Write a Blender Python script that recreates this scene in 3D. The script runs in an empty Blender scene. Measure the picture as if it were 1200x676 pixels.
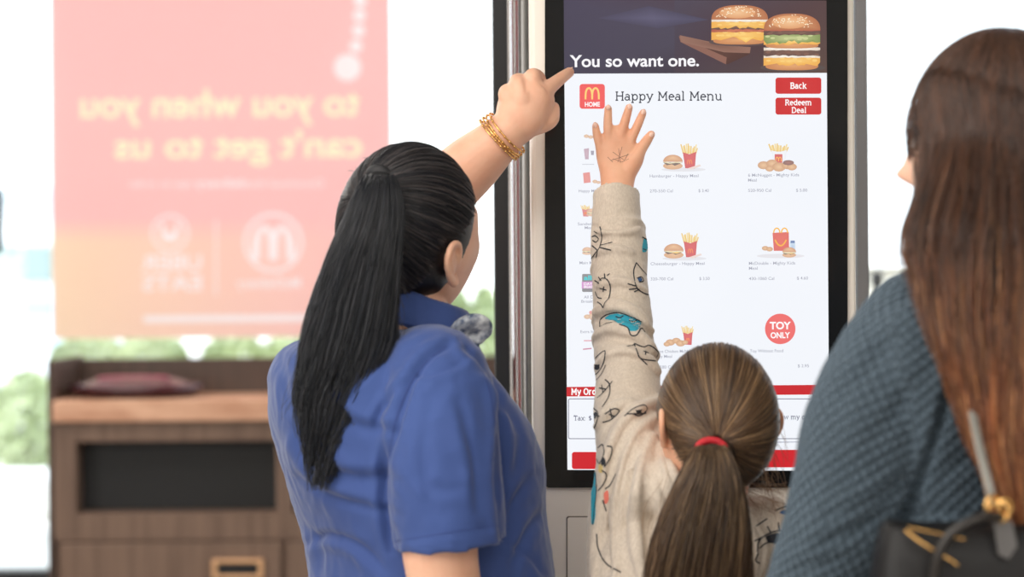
import bpy, bmesh, math, random
import numpy as np
from mathutils import Vector, Matrix, Euler, noise
from mathutils.bvhtree import BVHTree
random.seed(7); rng = np.random.default_rng(7)
sc = bpy.context.scene
COL = sc.collection
PI = math.pi
# ------------------------------------------------------------------ camera
F = 2333.0; EYE = 1.35; ROLL = math.radians(0.45)
cam_d = bpy.data.cameras.new('camera'); cam = bpy.data.objects.new('camera', cam_d); COL.objects.link(cam)
cam_d.sensor_width = 36; cam_d.lens = F*36/1200
cam.location = (0, 0, EYE)
cam.rotation_euler = (Matrix.Rotation(PI/2, 4, 'X') @ Matrix.Rotation(-ROLL, 4, 'Z')).to_euler()
cam_d.dof.use_dof = True; cam_d.dof.focus_distance = 2.95; cam_d.dof.aperture_fstop = 2.8
cam_d.clip_end = 300
sc.camera = cam
# ------------------------------------------------------------------ world, lights, exposure
w = bpy.data.worlds.new('sky'); sc.world = w; w.use_nodes = True
nt = w.node_tree; bg = nt.nodes['Background']
bg.inputs[1].default_value = 2.7
tc = nt.nodes.new('ShaderNodeTexCoord'); sp = nt.nodes.new('ShaderNodeSeparateXYZ'); cr = nt.nodes.new('ShaderNodeValToRGB')
nt.links.new(tc.outputs['Generated'], sp.inputs[0]); nt.links.new(sp.outputs[2], cr.inputs[0]); nt.links.new(cr.outputs[0], bg.inputs[0])
cr.color_ramp.elements[0].position = 0.0; cr.color_ramp.elements[0].color = (.94, .95, .96, 1)
cr.color_ramp.elements[1].position = 0.6; cr.color_ramp.elements[1].color = (.80, .88, 1, 1)
def area(name, loc, rot, sx, sy, power, col):
    l = bpy.data.lights.new(name, 'AREA'); l.shape = 'RECTANGLE'; l.size = sx; l.size_y = sy; l.energy = power; l.color = col
    o = bpy.data.objects.new(name, l); o.location = loc; o.rotation_euler = rot; COL.objects.link(o); return o
area('ceiling_light_panel', (-1.6, 0.6, 3.0), (0, 0, 0), 3.0, 3.0, 95, (1, .96, .90))
area('ceiling_light_panel', (1.4, -1.2, 3.0), (0, 0, 0), 2.4, 2.4, 65, (1, .96, .90))
area('ceiling_light_panel', (-2.2, 5.8, 3.0), (0, 0, 0), 3.0, 3.0, 90, (1, .96, .90))
area('back_fill_light', (-3.0, -3.9, 1.65), (PI/2, 0, 0), 3.8, 2.4, 62, (1, .98, .95))  # added frontal fill; the back wall has no window here
area('back_fill_light', (3.5, -3.9, 1.65), (PI/2, 0, 0), 2.6, 2.4, 36, (1, .98, .95))  # second added fill behind the camera, on the right
area('side_fill_light', (-4.85, -.6, 1.9), (PI/2, 0, -PI/2), 3.6, 2.0, 125, (1, .985, .96))  # added side fill; the left wall has no window
sun = bpy.data.lights.new('sun', 'SUN'); sun.energy = 3.0; sun.angle = math.radians(1.5); sun.color = (1, .96, .88)
so = bpy.data.objects.new('sun', sun); so.rotation_euler = (math.radians(42), 0, math.radians(-18)); COL.objects.link(so)   # high behind the building, on the facades and shrubs outside
vs = sc.view_settings; vs.view_transform = 'Standard'; vs.look = 'None'; vs.gamma = 1; vs.exposure = 0.0; vs.use_curve_mapping = False

# ------------------------------------------------------------------ helpers
cR, sR = math.cos(ROLL), math.sin(ROLL)
def P(px, py, Y):
    dx, dy = px-600, py-338
    u = dx*cR - dy*sR; v = dx*sR + dy*cR
    return Vector((u/F*Y, Y, EYE - v/F*Y))
def proj(V):
    V = np.asarray(V, float)
    u = V[:, 0]/V[:, 1]*F; v = (EYE-V[:, 2])/V[:, 1]*F
    return np.stack([600 + u*cR + v*sR, 338 - u*sR + v*cR], 1)
def s2l(c):
    c = np.asarray(c, float)/255
    return np.where(c <= .04045, c/12.92, ((c+.055)/1.055)**2.4)
def rgb(*c): return tuple(s2l(c)) + (1,)

_m = {}
def mat(name, col, rough=.5, metal=0, spec=.5, bump=None, noise_col=None, sss=0, sheen=0, attr=None, alpha=None, coat=0):
    """bump=(scale, strength, dist); noise_col=(scale, col2, stretch xyz)"""
    if name in _m: return _m[name]
    m = bpy.data.materials.new(name); m.use_nodes = True; n = m.node_tree; b = n.nodes['Principled BSDF']
    b.inputs['Base Color'].default_value = col; b.inputs['Roughness'].default_value = rough
    b.inputs['Metallic'].default_value = metal; b.inputs['Specular IOR Level'].default_value = spec
    b.inputs['Coat Weight'].default_value = coat
    if sss:
        b.inputs['Subsurface Weight'].default_value = sss; b.inputs['Subsurface Scale'].default_value = .012
        b.inputs['Subsurface Radius'].default_value = (1, .35, .2)
    if sheen: b.inputs['Sheen Weight'].default_value = sheen; b.inputs['Sheen Roughness'].default_value = .4
    t = n.nodes.new('ShaderNodeTexCoord')
    if noise_col:
        mp = n.nodes.new('ShaderNodeMapping'); mp.inputs['Scale'].default_value = noise_col[2]
        nz = n.nodes.new('ShaderNodeTexNoise'); nz.inputs['Scale'].default_value = noise_col[0]; nz.inputs['Detail'].default_value = 5
        mx = n.nodes.new('ShaderNodeMix'); mx.data_type = 'RGBA'
        mx.inputs[6].default_value = col; mx.inputs[7].default_value = noise_col[1]
        rp = n.nodes.new('ShaderNodeMapRange'); rp.inputs[1].default_value = .35; rp.inputs[2].default_value = .65
        n.links.new(t.outputs['Object'], mp.inputs[0]); n.links.new(mp.outputs[0], nz.inputs[0])
        n.links.new(nz.outputs[0], rp.inputs[0]); n.links.new(rp.outputs[0], mx.inputs[0]); n.links.new(mx.outputs[2], b.inputs['Base Color'])
    if attr:
        a = n.nodes.new('ShaderNodeAttribute'); a.attribute_name = attr; n.links.new(a.outputs['Color'], b.inputs['Base Color'])
    if bump:
        nb = n.nodes.new('ShaderNodeTexNoise'); nb.inputs['Scale'].default_value = bump[0]; nb.inputs['Detail'].default_value = 4
        bp = n.nodes.new('ShaderNodeBump'); bp.inputs['Strength'].default_value = bump[1]; bp.inputs['Distance'].default_value = bump[2]
        n.links.new(t.outputs['Object'], nb.inputs[0]); n.links.new(nb.outputs[0], bp.inputs['Height']); n.links.new(bp.outputs[0], b.inputs['Normal'])
    _m[name] = m; return m

def emit_attr():
    if 'lit screen' in _m: return _m['lit screen']
    m = bpy.data.materials.new('lit screen'); m.use_nodes = True; n = m.node_tree; b = n.nodes['Principled BSDF']
    b.inputs['Base Color'].default_value = (.01, .01, .01, 1); b.inputs['Roughness'].default_value = .12; b.inputs['Specular IOR Level'].default_value = .35
    a = n.nodes.new('ShaderNodeAttribute'); a.attribute_name = 'Col'
    n.links.new(a.outputs['Color'], b.inputs['Emission Color']); b.inputs['Emission Strength'].default_value = 1.0
    _m['lit screen'] = m; return m

def wpos(o):
    v = Vector((0, 0, 0))
    while o: v += o.location; o = o.parent
    return v
def link(name, me, m, parent=None, label=None, smooth=True):
    """me is in world coordinates"""
    o = bpy.data.objects.new(name, me); COL.objects.link(o)
    if parent is not None:
        o.parent = parent; me.transform(Matrix.Translation(-wpos(parent)))
    if m is not None and len(me.materials) == 0: me.materials.append(m)
    if smooth: me.polygons.foreach_set('use_smooth', np.ones(len(me.polygons), bool))
    if label: o['label'] = label
    me.name = name
    return o
def thing(name, label, cat, loc, group=None):
    o = bpy.data.objects.new(name, None); COL.objects.link(o); o.location = loc; o.empty_display_size = .05
    o['label'] = label; o['category'] = cat
    if group: o['group'] = group
    return o
def tag(o, label, cat, group=None, kind=None):
    o['label'] = label; o['category'] = cat
    if group: o['group'] = group
    if kind: o['kind'] = kind
    return o
def struct(o): o['kind'] = 'structure'; return o
def rebase(o):
    """put the origin of a parentless one-mesh thing at the middle of its base"""
    me = o.data; V = np.empty(len(me.vertices)*3); me.vertices.foreach_get('co', V); V = V.reshape(-1, 3)
    c = Vector(((V[:, 0].min()+V[:, 0].max())/2, (V[:, 1].min()+V[:, 1].max())/2, V[:, 2].min()))
    me.transform(Matrix.Translation(-c)); o.location = c; return o

class MB:
    def __init__(s): s.v = []; s.f = []; s.n = 0
    def add(s, V, Fc):
        V = [tuple(p) for p in V]; s.v += V; s.f += [tuple(i+s.n for i in f) for f in Fc]; s.n += len(V); return s
    def box(s, a, b, bev=0):
        if bev > 0:
            bm = bmesh.new(); bmesh.ops.create_cube(bm, size=1)
            c = [(a[i]+b[i])/2 for i in range(3)]; d = [abs(b[i]-a[i]) for i in range(3)]
            for v in bm.verts: v.co = Vector([c[i]+v.co[i]*d[i] for i in range(3)])
            bmesh.ops.bevel(bm, geom=bm.edges[:], offset=min(bev, min(d)*.45), segments=3, affect='EDGES', profile=.5)
            bm.verts.ensure_lookup_table(); V = [v.co[:] for v in bm.verts]; Fc = [[v.index for v in f.verts] for f in bm.faces]; bm.free()
            return s.add(V, Fc)
        x0, y0, z0 = a; x1, y1, z1 = b
        return s.add([(x0,y0,z0),(x1,y0,z0),(x1,y1,z0),(x0,y1,z0),(x0,y0,z1),(x1,y0,z1),(x1,y1,z1),(x0,y1,z1)],
              [(0,3,2,1),(4,5,6,7),(0,1,5,4),(1,2,6,5),(2,3,7,6),(3,0,4,7)])
    def rings(s, R, cap=True, capin=(0, 0)):
        """R (K,N,3) list of rings"""
        K = len(R); N = len(R[0]); V = [p for r in R for p in r]; Fc = []
        for k in range(K-1):
            for i in range(N):
                j = (i+1) % N; Fc.append((k*N+i, k*N+j, (k+1)*N+j, (k+1)*N+i))
        if cap:
            for k, sgn, ci in ((0, -1, capin[0]), (K-1, 1, capin[1])):
                c = np.mean(np.asarray(R[k], float), 0)
                if ci:
                    k2 = 1 if k == 0 else K-2; d = np.mean(np.asarray(R[k2], float), 0)-c; d /= (np.linalg.norm(d)+1e-9); c = c + d*ci
                V.append(tuple(c)); q = len(V)-1
                for i in range(N):
                    j = (i+1) % N; Fc.append((k*N+j, k*N+i, q) if sgn < 0 else (k*N+i, k*N+j, q))
        return s.add(V, Fc)
    def tube(s, pts, rad, n=20, sub=6, round_ends=True, flat=None, up=None, capin=(0, 0)):
        """smooth tube through pts; rad per point; flat: per point ratio of second radius along 'up'"""
        pts = np.asarray([tuple(p) for p in pts], float); K = len(pts)
        rad = np.asarray(rad if hasattr(rad, '__len__') else [rad]*K, float)
        flat = np.asarray(flat if flat is not None and hasattr(flat, '__len__') else [flat or 1]*K, float)
        A = np.concatenate([pts, rad[:, None], flat[:, None]], 1)
        C = crom(A, sub) if K > 2 else np.array([A[0]+(A[1]-A[0])*t for t in np.linspace(0, 1, sub+1)])
        p, r, fl = C[:, :3], C[:, 3], C[:, 4]
        if round_ends:
            d0 = p[0]-p[1]; d0 /= np.linalg.norm(d0); d1 = p[-1]-p[-2]; d1 /= np.linalg.norm(d1)
            an = np.radians([85, 65, 45, 22])
            p = np.concatenate([[p[0]+d0*r[0]*math.sin(a) for a in an], p, [p[-1]+d1*r[-1]*math.sin(a) for a in an[::-1]]])
            r = np.concatenate([[r[0]*math.cos(a) for a in an], r, [r[-1]*math.cos(a) for a in an[::-1]]])
            fl = np.concatenate([[fl[0]]*4, fl, [fl[-1]]*4])
        T = np.gradient(p, axis=0); T /= np.linalg.norm(T, axis=1)[:, None]
        u0 = np.asarray(up, float) if up is not None else (np.array([0, 0, 1.]) if abs(T[0][2]) < .8 else np.array([0, 1., 0]))
        R = []; u = u0 - T[0]*np.dot(u0, T[0]); u /= np.linalg.norm(u)
        th = np.linspace(0, 2*PI, n, endpoint=False)
        for k in range(len(p)):
            u = u - T[k]*np.dot(u, T[k]); u /= np.linalg.norm(u); b = np.cross(T[k], u)
            R.append(p[k] + r[k]*(np.cos(th)[:, None]*b + fl[k]*np.sin(th)[:, None]*u))
        return s.rings(R, capin=capin)
    def torso(s, secs, sub=5, n=48, e=2.3):
        """secs: (x, y, z, halfwidth, halfdepth_front, halfdepth_back, yaw_deg); yaw: facing angle right of +Y"""
        C = crom(np.asarray(secs, float), sub); th = np.linspace(0, 2*PI, n, endpoint=False); R = []
        for x, y, z, W, DF, DB, yaw in C:
            a = math.radians(yaw); f = np.array([math.sin(a), math.cos(a), 0]); r = np.array([math.cos(a), -math.sin(a), 0])
            c, q = np.cos(th), np.sin(th)
            cx = np.sign(c)*np.abs(c)**(2/e); qx = np.sign(q)*np.abs(q)**(2/e)
            D = np.where(qx > 0, DF, DB)
            R.append(np.array([x, y, z]) + (cx*W)[:, None]*r + (qx*D)[:, None]*f)
        return s.rings(R)
    def ellip(s, c, r, M=None, n=24):
        V = []; Fc = []; m = n//2
        for i in range(m+1):
            a = PI*i/m
            for j in range(n):
                b = 2*PI*j/n; q = Vector((r[0]*math.sin(a)*math.cos(b), r[1]*math.sin(a)*math.sin(b), r[2]*math.cos(a)))
                if M is not None: q = M @ q
                V.append(q + Vector(c))
        for i in range(m):
            for j in range(n):
                k = (j+1) % n; Fc.append((i*n+j, (i+1)*n+j, (i+1)*n+k, i*n+k))
        return s.add(V, Fc)
    def mesh(s, name='m'):
        me = bpy.data.meshes.new(name); me.from_pydata(s.v, [], s.f); me.validate(); me.update(); return me
    def obj(s, name, m, parent=None, label=None, smooth=False):
        o = link(name, s.mesh(name), m, parent, label, smooth); return o
def crom(A, sub):
    A = np.asarray(A, float); E = np.concatenate([[2*A[0]-A[1]], A, [2*A[-1]-A[-2]]]); out = []
    for i in range(1, len(E)-2):
        for t in np.linspace(0, 1, sub, endpoint=False):
            p0, p1, p2, p3 = E[i-1], E[i], E[i+1], E[i+2]
            out.append(.5*((2*p1)+(-p0+p2)*t+(2*p0-5*p1+4*p2-p3)*t*t+(-p0+3*p1-3*p2+p3)*t**3))
    out.append(A[-1]); return np.array(out)
def lerp_path(pts, n):
    pts = np.asarray([tuple(p) for p in pts], float); d = np.r_[0, np.cumsum(np.linalg.norm(np.diff(pts, axis=0), axis=1))]
    t = np.linspace(0, d[-1], n); return np.stack([np.interp(t, d, pts[:, k]) for k in range(pts.shape[1])], 1)

def remesh(mb, voxel, smooth=6, fac=.5):
    me = mb.mesh('tmp'); o = bpy.data.objects.new('tmp', me); COL.objects.link(o)
    r = o.modifiers.new('r', 'REMESH'); r.mode = 'VOXEL'; r.voxel_size = voxel; r.adaptivity = 0
    s = o.modifiers.new('s', 'SMOOTH'); s.factor = fac; s.iterations = smooth
    dg = bpy.context.evaluated_depsgraph_get(); dg.update()
    out = bpy.data.meshes.new_from_object(o.evaluated_get(dg))
    bpy.data.objects.remove(o); bpy.data.meshes.remove(me)
    return out
def getV(me):
    V = np.empty(len(me.vertices)*3); me.vertices.foreach_get('co', V); return V.reshape(-1, 3)
def getN(me):
    V = np.empty(len(me.vertices)*3, dtype=np.float32); me.vertex_normals.foreach_get('vector', V); return V.reshape(-1, 3).astype(float)
def setV(me, V): me.vertices.foreach_set('co', V.reshape(-1)); me.update()
def folds(me, L, nz=None):
    """L: (pixel polyline, width_px, depth_m[, ridge]) creases pressed into the camera-facing cloth"""
    V = getV(me); N = getN(me); q = proj(V); D = np.zeros(len(V))
    face = np.clip(-(N*(V-np.array([0, 0, EYE]))).sum(1)/np.linalg.norm(V, axis=1)*2.5+.25, 0, 1)
    for it in L:
        pts, wd, dp = it[:3]; rg = it[3] if len(it) > 3 else .6
        pts = crom(np.asarray(pts, float), 5) if len(pts) > 2 else np.asarray(pts, float)
        best = np.full(len(V), 1e9); sg = np.zeros(len(V)); tt = np.zeros(len(V)); L_ = len(pts)-1
        for i in range(L_):
            a, b = pts[i], pts[i+1]; ab = b-a; l2 = (ab**2).sum()+1e-9
            t = np.clip(((q-a)@ab)/l2, 0, 1); dv = q-(a+t[:, None]*ab); d = np.hypot(dv[:, 0], dv[:, 1])
            m = d < best; best[m] = d[m]; sg[m] = np.sign(ab[0]*dv[m, 1]-ab[1]*dv[m, 0]); tt[m] = (i+t[m])/L_
        env = np.sin(np.clip(tt*.9+.05, 0, 1)*PI)**.5
        D += env*(-dp*np.exp(-(best/wd)**2) + rg*dp*np.exp(-((best*sg-1.9*wd)/(1.3*wd))**2))
    V = V + N*(D*face)[:, None]
    if nz:
        sc_, am = nz
        V = V + N*np.array([noise.noise(Vector(p)*sc_)*am + noise.noise(Vector(p)*sc_*2.3)*am*.4 + (.5-abs(noise.noise(Vector((p[0]*1.3, p[1]*1.3, p[2]))*sc_*2.6+Vector((7, 3, 1)))))*am*.7 - (.5-abs(noise.noise(Vector(p)*sc_*5.2)))*am*.22 for p in V])[:, None]
    setV(me, V)
def paint(me, cols, name='Col'):
    a = me.color_attributes.new(name, 'FLOAT_COLOR', 'POINT'); c = np.ones((len(me.vertices), 4)); c[:, :3] = cols
    a.data.foreach_set('color', c.reshape(-1))

# ---- strands
def strands(name, S, rad, col, m, parent, label=None, base=None):
    """S (N,K,3), rad (N,K) or scalar, col (N,K,3); base: an MB body merged beneath, colour basecol"""
    N, K, _ = S.shape; rad = np.broadcast_to(rad, (N, K)) if np.ndim(rad) < 2 else rad
    T = np.gradient(S, axis=1); T /= np.linalg.norm(T, axis=2)[..., None]+1e-9
    ref = np.array([.3, .9, .2]); a = np.cross(T, ref); a /= np.linalg.norm(a, axis=2)[..., None]+1e-9; b = np.cross(T, a)
    ph = rng.uniform(0, 2*PI, (N, 1, 1)); V = np.empty((N, K, 3, 3))
    for i in range(3):
        t = ph+i*2*PI/3; V[:, :, i] = S + rad[..., None]*(np.cos(t)*a+np.sin(t)*b)
    V = V.reshape(-1, 3); k = np.arange(K-1); i = np.arange(3)
    f = np.array([[kk*3+ii, kk*3+(ii+1) % 3, (kk+1)*3+(ii+1) % 3, (kk+1)*3+ii] for kk in k for ii in i])
    Fc = (f[None]+(np.arange(N)*K*3)[:, None, None]).reshape(-1, 4)
    C = np.repeat(col.reshape(-1, 3), 3, axis=0)
    polys = Fc
    me = bpy.data.meshes.new(name)
    nb = 0
    if base is not None:
        mb, bc = base; nb = len(mb.v)
        tris = [list(x) for x in mb.f]
        V = np.concatenate([V, np.asarray(mb.v, float)]); C = np.concatenate([C, np.tile(bc, (nb, 1))])
        off = N*K*3; loops = np.concatenate([Fc.reshape(-1), np.array([i+off for x in tris for i in x], int)])
        ls = np.concatenate([np.arange(len(Fc))*4, len(Fc)*4+np.cumsum([0]+[len(x) for x in tris[:-1]])])
    else:
        loops = Fc.reshape(-1); ls = np.arange(len(Fc))*4
    me.vertices.add(len(V)); me.vertices.foreach_set('co', V.reshape(-1))
    me.loops.add(len(loops)); me.loops.foreach_set('vertex_index', loops.astype(np.int32))
    me.polygons.add(len(ls)); me.polygons.foreach_set('loop_start', ls.astype(np.int32))
    me.update(calc_edges=True); me.validate()
    paint(me, C); return link(name, me, m, parent, label)
def hair_mat(name, rough=.38, spec=.5):
    return mat(name, (1, 1, 1, 1), rough=rough, spec=spec, attr='Col')
def slerp(a, b, t):
    a = a/np.linalg.norm(a, axis=-1, keepdims=True); b = b/np.linalg.norm(b, axis=-1, keepdims=True)
    w_ = np.arccos(np.clip((a*b).sum(-1, keepdims=True), -.9999, .9999))
    return (np.sin((1-t)*w_)*a+np.sin(t*w_)*b)/np.sin(w_)
def bundle(tab, N, K, wave=.004, fr=5, t0=(0, .1), t1=(.8, 1.0), clump=40, spill=.0, bias=1.0, pl=.55):
    """tab rows: (py, xl, xr, Y, half_depth). strands fill the lens between left and right edges. Returns (N,K,3), s, t"""
    tab = np.asarray(tab, float); M = len(tab); u = np.linspace(0, 1, M)
    C = crom(np.c_[u, tab], 6); uu = C[:, 0]
    s = rng.uniform(-1, 1, N); s = np.sign(s)*np.abs(s)**.8; d = rng.uniform(-1, 1, N); d = np.sign(d)*np.abs(d)**.35
    a = rng.uniform(*t0, N); b = t1[0]+(t1[1]-t1[0])*rng.uniform(0, 1, N)**bias; t = a[:, None]+(b-a)[:, None]*np.linspace(0, 1, K)[None]
    g = lambda j: np.interp(t, uu, C[:, j])
    py, xl, xr, Y, hd = g(1), g(2), g(3), g(4), g(5)
    cl = (rng.integers(0, clump, N)); cs = rng.uniform(-1, 1, clump)[cl]; pull = np.clip(t-.2, 0, 1)*pl
    ss = s[:, None]*(1-pull)+(np.clip(s[:, None]*.7+cs[:, None]*.3+spill*rng.normal(size=(N, 1)), -1.15, 1.15))*pull
    dd = d[:, None]*np.sqrt(np.clip(1-ss**2, 0, 1))
    px = (xl+xr)/2+ss*(xr-xl)/2; Yc = Y+dd*hd
    dx, dy = px-600, py-338; un = dx*cR-dy*sR; vn = dx*sR+dy*cR
    S = np.stack([un/F*Yc, Yc, EYE-vn/F*Yc], 2)
    ph = rng.uniform(0, 6.28, clump)[cl][:, None]+rng.normal(0, .35, (N, 1)); am = wave*np.clip(t*1.5, 0, 1)
    S[..., 0] += am*np.sin(t*fr*2+ph); S[..., 1] += am*np.cos(t*fr*1.7+ph*1.3)
    S += rng.normal(0, .0007, (N, 1, 3))
    return S, s, t

# ---- head with a face
def head_local(n=120, m=90, child=0):
    V = []; Fc = []
    for i in range(m+1):
        a = PI*i/m
        for j in range(n):
            b = 2*PI*j/n; d = (math.sin(a)*math.cos(b), math.sin(a)*math.sin(b), math.cos(a))
            x, y, z = .076*d[0], .094*d[1], .113*d[2]
            t = max(0, -d[2])
            x *= 1-(.30-.1*child)*t**1.6; y += .014*t*t
            if d[1] < 0: y *= 1-.38*t**1.2
            if d[1] > 0: y = y*(1-.06*abs(d[2]))
            if d[2] > 0: x *= 1+.03*math.sin(a*2)
            if d[1] > 0:
                g = lambda cx, cz, sx, sz: math.exp(-((x-cx)/sx)**2-((z-cz)/sz)**2)
                fr = min(1, d[1]*1.6)
                for sx in (-1, 1):
                    y += fr*(-.011*g(sx*.031, .004, .015, .011)+.004*g(sx*.03, .027, .02, .009)+.004*g(sx*.046, -.026, .018, .018)
                             +.004*g(sx*.011, -.038, .006, .006))
                k = 1-.3*child
                y += fr*k*(.008*g(0, .004, .008, .02)+.014*g(0, -.02, .009, .018)+.021*g(0, -.032, .012, .010))
                y += fr*(.006*g(0, -.056, .02, .005)+.006*g(0, -.068, .018, .005)-.004*g(0, -.062, .022, .002)+.007*g(0, -.095, .02, .012)-.003*g(0, -.08, .025, .006))
            V.append(Vector((x, y, z)))
    for i in range(m):
        for j in range(n):
            k = (j+1) % n; Fc.append((i*n+j, (i+1)*n+j, (i+1)*n+k, i*n+k))
    return V, Fc
def head_mat(c, yaw, pitch, roll, s=1.0):
    return Matrix.Translation(c) @ Matrix.Rotation(-math.radians(yaw), 4, 'Z') @ Matrix.Rotation(math.radians(pitch), 4, 'X') @ Matrix.Rotation(math.radians(roll), 4, 'Y') @ Matrix.Scale(s, 4)
def add_head(mb, M, child=0, ears=(1, -1), es=1.0, ez=0, xo=1.0):
    V, Fc = head_local(child=child); mb.add([M @ v for v in V], Fc)
    for sx in ears:
        def E(y, z, o): return M @ Vector((sx*(.0735+o*xo), -.008-y*es, -.008+ez+z*es))
        out = [E(-.010, -.006, .000), E(-.013, .012, .004), E(-.006, .028, .009), E(.008, .034, .013), E(.022, .028, .017), E(.028, .012, .018), E(.022, -.008, .015), E(.010, -.022, .009), E(-.001, -.028, .005), E(-.006, -.018, .002)]
        s = M.to_scale()[0]
        mb.tube(out, [.0046*s]*7+[.0056*s, .006*s, .003*s], n=12, sub=5)
        mb.tube([E(.016, .016, .012), E(.014, .002, .012), E(.006, -.010, .008)], .0034*s, n=10)
        mb.tube([E(.006, .024, .010), E(.016, .014, .011), E(.012, -.002, .009), E(.004, -.016, .005)], [.003*s, .005*s, .005*s, .004*s], n=10)
        mb.tube([E(-.008, -.004, .002), E(-.006, .002, .004)], .0035*s, n=10)
        back = M.to_3x3() @ Matrix.Rotation(sx*.35, 3, 'Z')
        mb.ellip(E(.008, .005, .005), (.0065, .015*es, .023*es), back)
def eyes(M, parent):
    for sx in (-1, 1):
        m = MB(); m.ellip(M @ Vector((sx*.031, .0735, .004)), (.0115,)*3, n=20); e = m.obj('eye', mat('eye white', rgb(235, 230, 225), .2), parent, smooth=True)
        m = MB(); m.ellip(M @ Vector((sx*.031, .0835, .004)), (.0055, .002, .0055), M.to_3x3(), n=16); m.obj('iris', mat('dark iris', rgb(50, 32, 22), .2), e, smooth=True)
def ribbon(mb, pts3, nrm, w):
    n = len(pts3); V = []
    for i in range(n):
        t = pts3[min(i+1, n-1)]-pts3[max(i-1, 0)]; t /= np.linalg.norm(t)+1e-9
        s = np.cross(t, nrm[i]); s /= np.linalg.norm(s)+1e-9; V += [pts3[i]-s*w, pts3[i]+s*w]
    mb.add(V, [(2*i, 2*i+1, 2*i+3, 2*i+2) for i in range(n-1)])
def make_bvh(o):
    me = o.data; off = wpos(o.parent) if o.parent else Vector()
    return BVHTree.FromPolygons([v.co+off for v in me.vertices], [tuple(p.vertices) for p in me.polygons])
def draw_on(bvh, mb, pix, wpx, off=.0006, smooth=True):
    """a printed line laid on the cloth, following the pixel polyline"""
    pix = crom(np.asarray(pix, float), 6) if (smooth and len(pix) > 2) else lerp_path(pix, max(3, len(pix)*4))
    O = Vector((0, 0, EYE)); run = []; nr = []
    def flush():
        if len(run) > 1: ribbon(mb, np.array(run), np.array(nr), wpx)
        run.clear(); nr.clear()
    for x, y in pix:
        d = (P(x, y, 1)-O).normalized(); h = bvh.ray_cast(O, d)
        if h[0] is None: flush(); continue
        p = h[0]+h[1]*off
        if run and np.linalg.norm(np.array(p)-run[-1]) > .03: flush()
        run.append(np.array(p)); nr.append(np.array(h[1]))
    flush()
def fill_on(bvh, mb, pix, off=.0004, step=1.6):
    """a filled printed patch laid on the cloth"""
    pix = crom(np.asarray(pix+[pix[0]], float), 5); x0, y0 = pix.min(0); x1, y1 = pix.max(0)
    O = Vector((0, 0, EYE)); ys = np.arange(y0, y1+step, step); g = {}; V = []
    def spans(y):
        xs = []
        for a, b in zip(pix[:-1], pix[1:]):
            if (a[1] <= y) != (b[1] <= y): xs.append(a[0]+(y-a[1])/(b[1]-a[1])*(b[0]-a[0]))
        return sorted(xs)
    rows = []
    for y in ys:
        xs = spans(y); 
        if len(xs) < 2: rows.append(None); continue
        a, b = xs[0], xs[-1]; r = []
        for t in np.linspace(0, 1, 14):
            h = bvh.ray_cast(O, (P(a+(b-a)*t, y, 1)-O).normalized()); r.append(None if h[0] is None else h[0]+h[1]*off)
        rows.append(r)
    for r0, r1 in zip(rows[:-1], rows[1:]):
        if not r0 or not r1: continue
        for i in range(13):
            q = [r0[i], r0[i+1], r1[i+1], r1[i]]
            if all(x is not None for x in q) and (q[0]-q[2]).length < .02: mb.add(q, [(0, 1, 2, 3)])
# ================================================================== THE SETTING
YW = 8.7      # far window wall with the poster
YN = 3.75     # nearer window line right behind the kiosk
XR = P(592, 338, YN).x
m_floor = mat('floor tile', rgb(165, 160, 152), .35, noise_col=(6, rgb(140, 134, 126), (1, 1, 1)))
m_dark = mat('dark window metal', rgb(40, 40, 42), .35, metal=.3)
m_grey = mat('grey window metal', rgb(120, 118, 116), .35, metal=.5)
struct(MB().box((-5, -4, -.1), (5, YW+.1, 0)).obj('floor', m_floor))
struct(MB().box((-5, -4, 3.1), (5, YN+.1, 3.2)).box((-5, YN+.1, 3.1), (XR+.1, YW+.1, 3.2)).obj('ceiling', mat('ceiling white', rgb(225, 222, 216), .9)))
m_wall = mat('warm grey wall paint', rgb(176, 168, 158), .8)
struct(MB().box((-5, -4.1, 0), (5, -4, 3.1)).obj('wall_back', m_wall)); struct(MB().box((-5.1, -4, 0), (-5, YW+.1, 3.1)).obj('wall_left', m_wall))
struct(MB().box((5, -4, 0), (5.1, YN+.1, 3.1)).obj('wall_right', m_wall))
def glass():
    if 'glass' in _m: return _m['glass']
    m = bpy.data.materials.new('window glass'); m.use_nodes = True; n = m.node_tree; n.nodes.remove(n.nodes['Principled BSDF'])
    o = n.nodes['Material Output']; t = n.nodes.new('ShaderNodeBsdfTransparent'); t.inputs[0].default_value = (.97, .99, .99, 1)
    g = n.nodes.new('ShaderNodeBsdfGlossy'); g.inputs['Roughness'].default_value = .02; x = n.nodes.new('ShaderNodeMixShader')
    fr = n.nodes.new('ShaderNodeFresnel'); fr.inputs[0].default_value = 1.45
    n.links.new(fr.outputs[0], x.inputs[0]); n.links.new(t.outputs[0], x.inputs[1]); n.links.new(g.outputs[0], x.inputs[2]); n.links.new(x.outputs[0], o.inputs[0])
    _m['glass'] = m; return m
# far window: pane, bottom rail, head rail, two mullions out at the sides
w1 = MB().box((-5, YW, .14), (XR, YW+.012, 3.0)).obj('window_1', glass()); struct(w1)
f1 = MB().box((-5, YW-.05, .0), (XR, YW+.06, .14), .006).box((-5, YW-.05, 2.98), (XR, YW+.06, 3.1), .006)
f1.box((-3.6, YW-.05, .1), (-3.54, YW+.06, 3.0), .004).obj('window_frame', m_dark, w1, smooth=False)
pull = MB(); pull.tube([P(-4, 226, YW-.12), P(-4, 258, YW-.12), P(-4, 290, YW-.12)], .028, n=16, sub=4)
pull.tube([P(-4, 236, YW-.12), P(-4, 236, YW-.0)], .012).tube([P(-4, 280, YW-.12), P(-4, 280, YW-.0)], .012)
pull.obj('window_handle', m_dark, w1, smooth=True)
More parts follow.
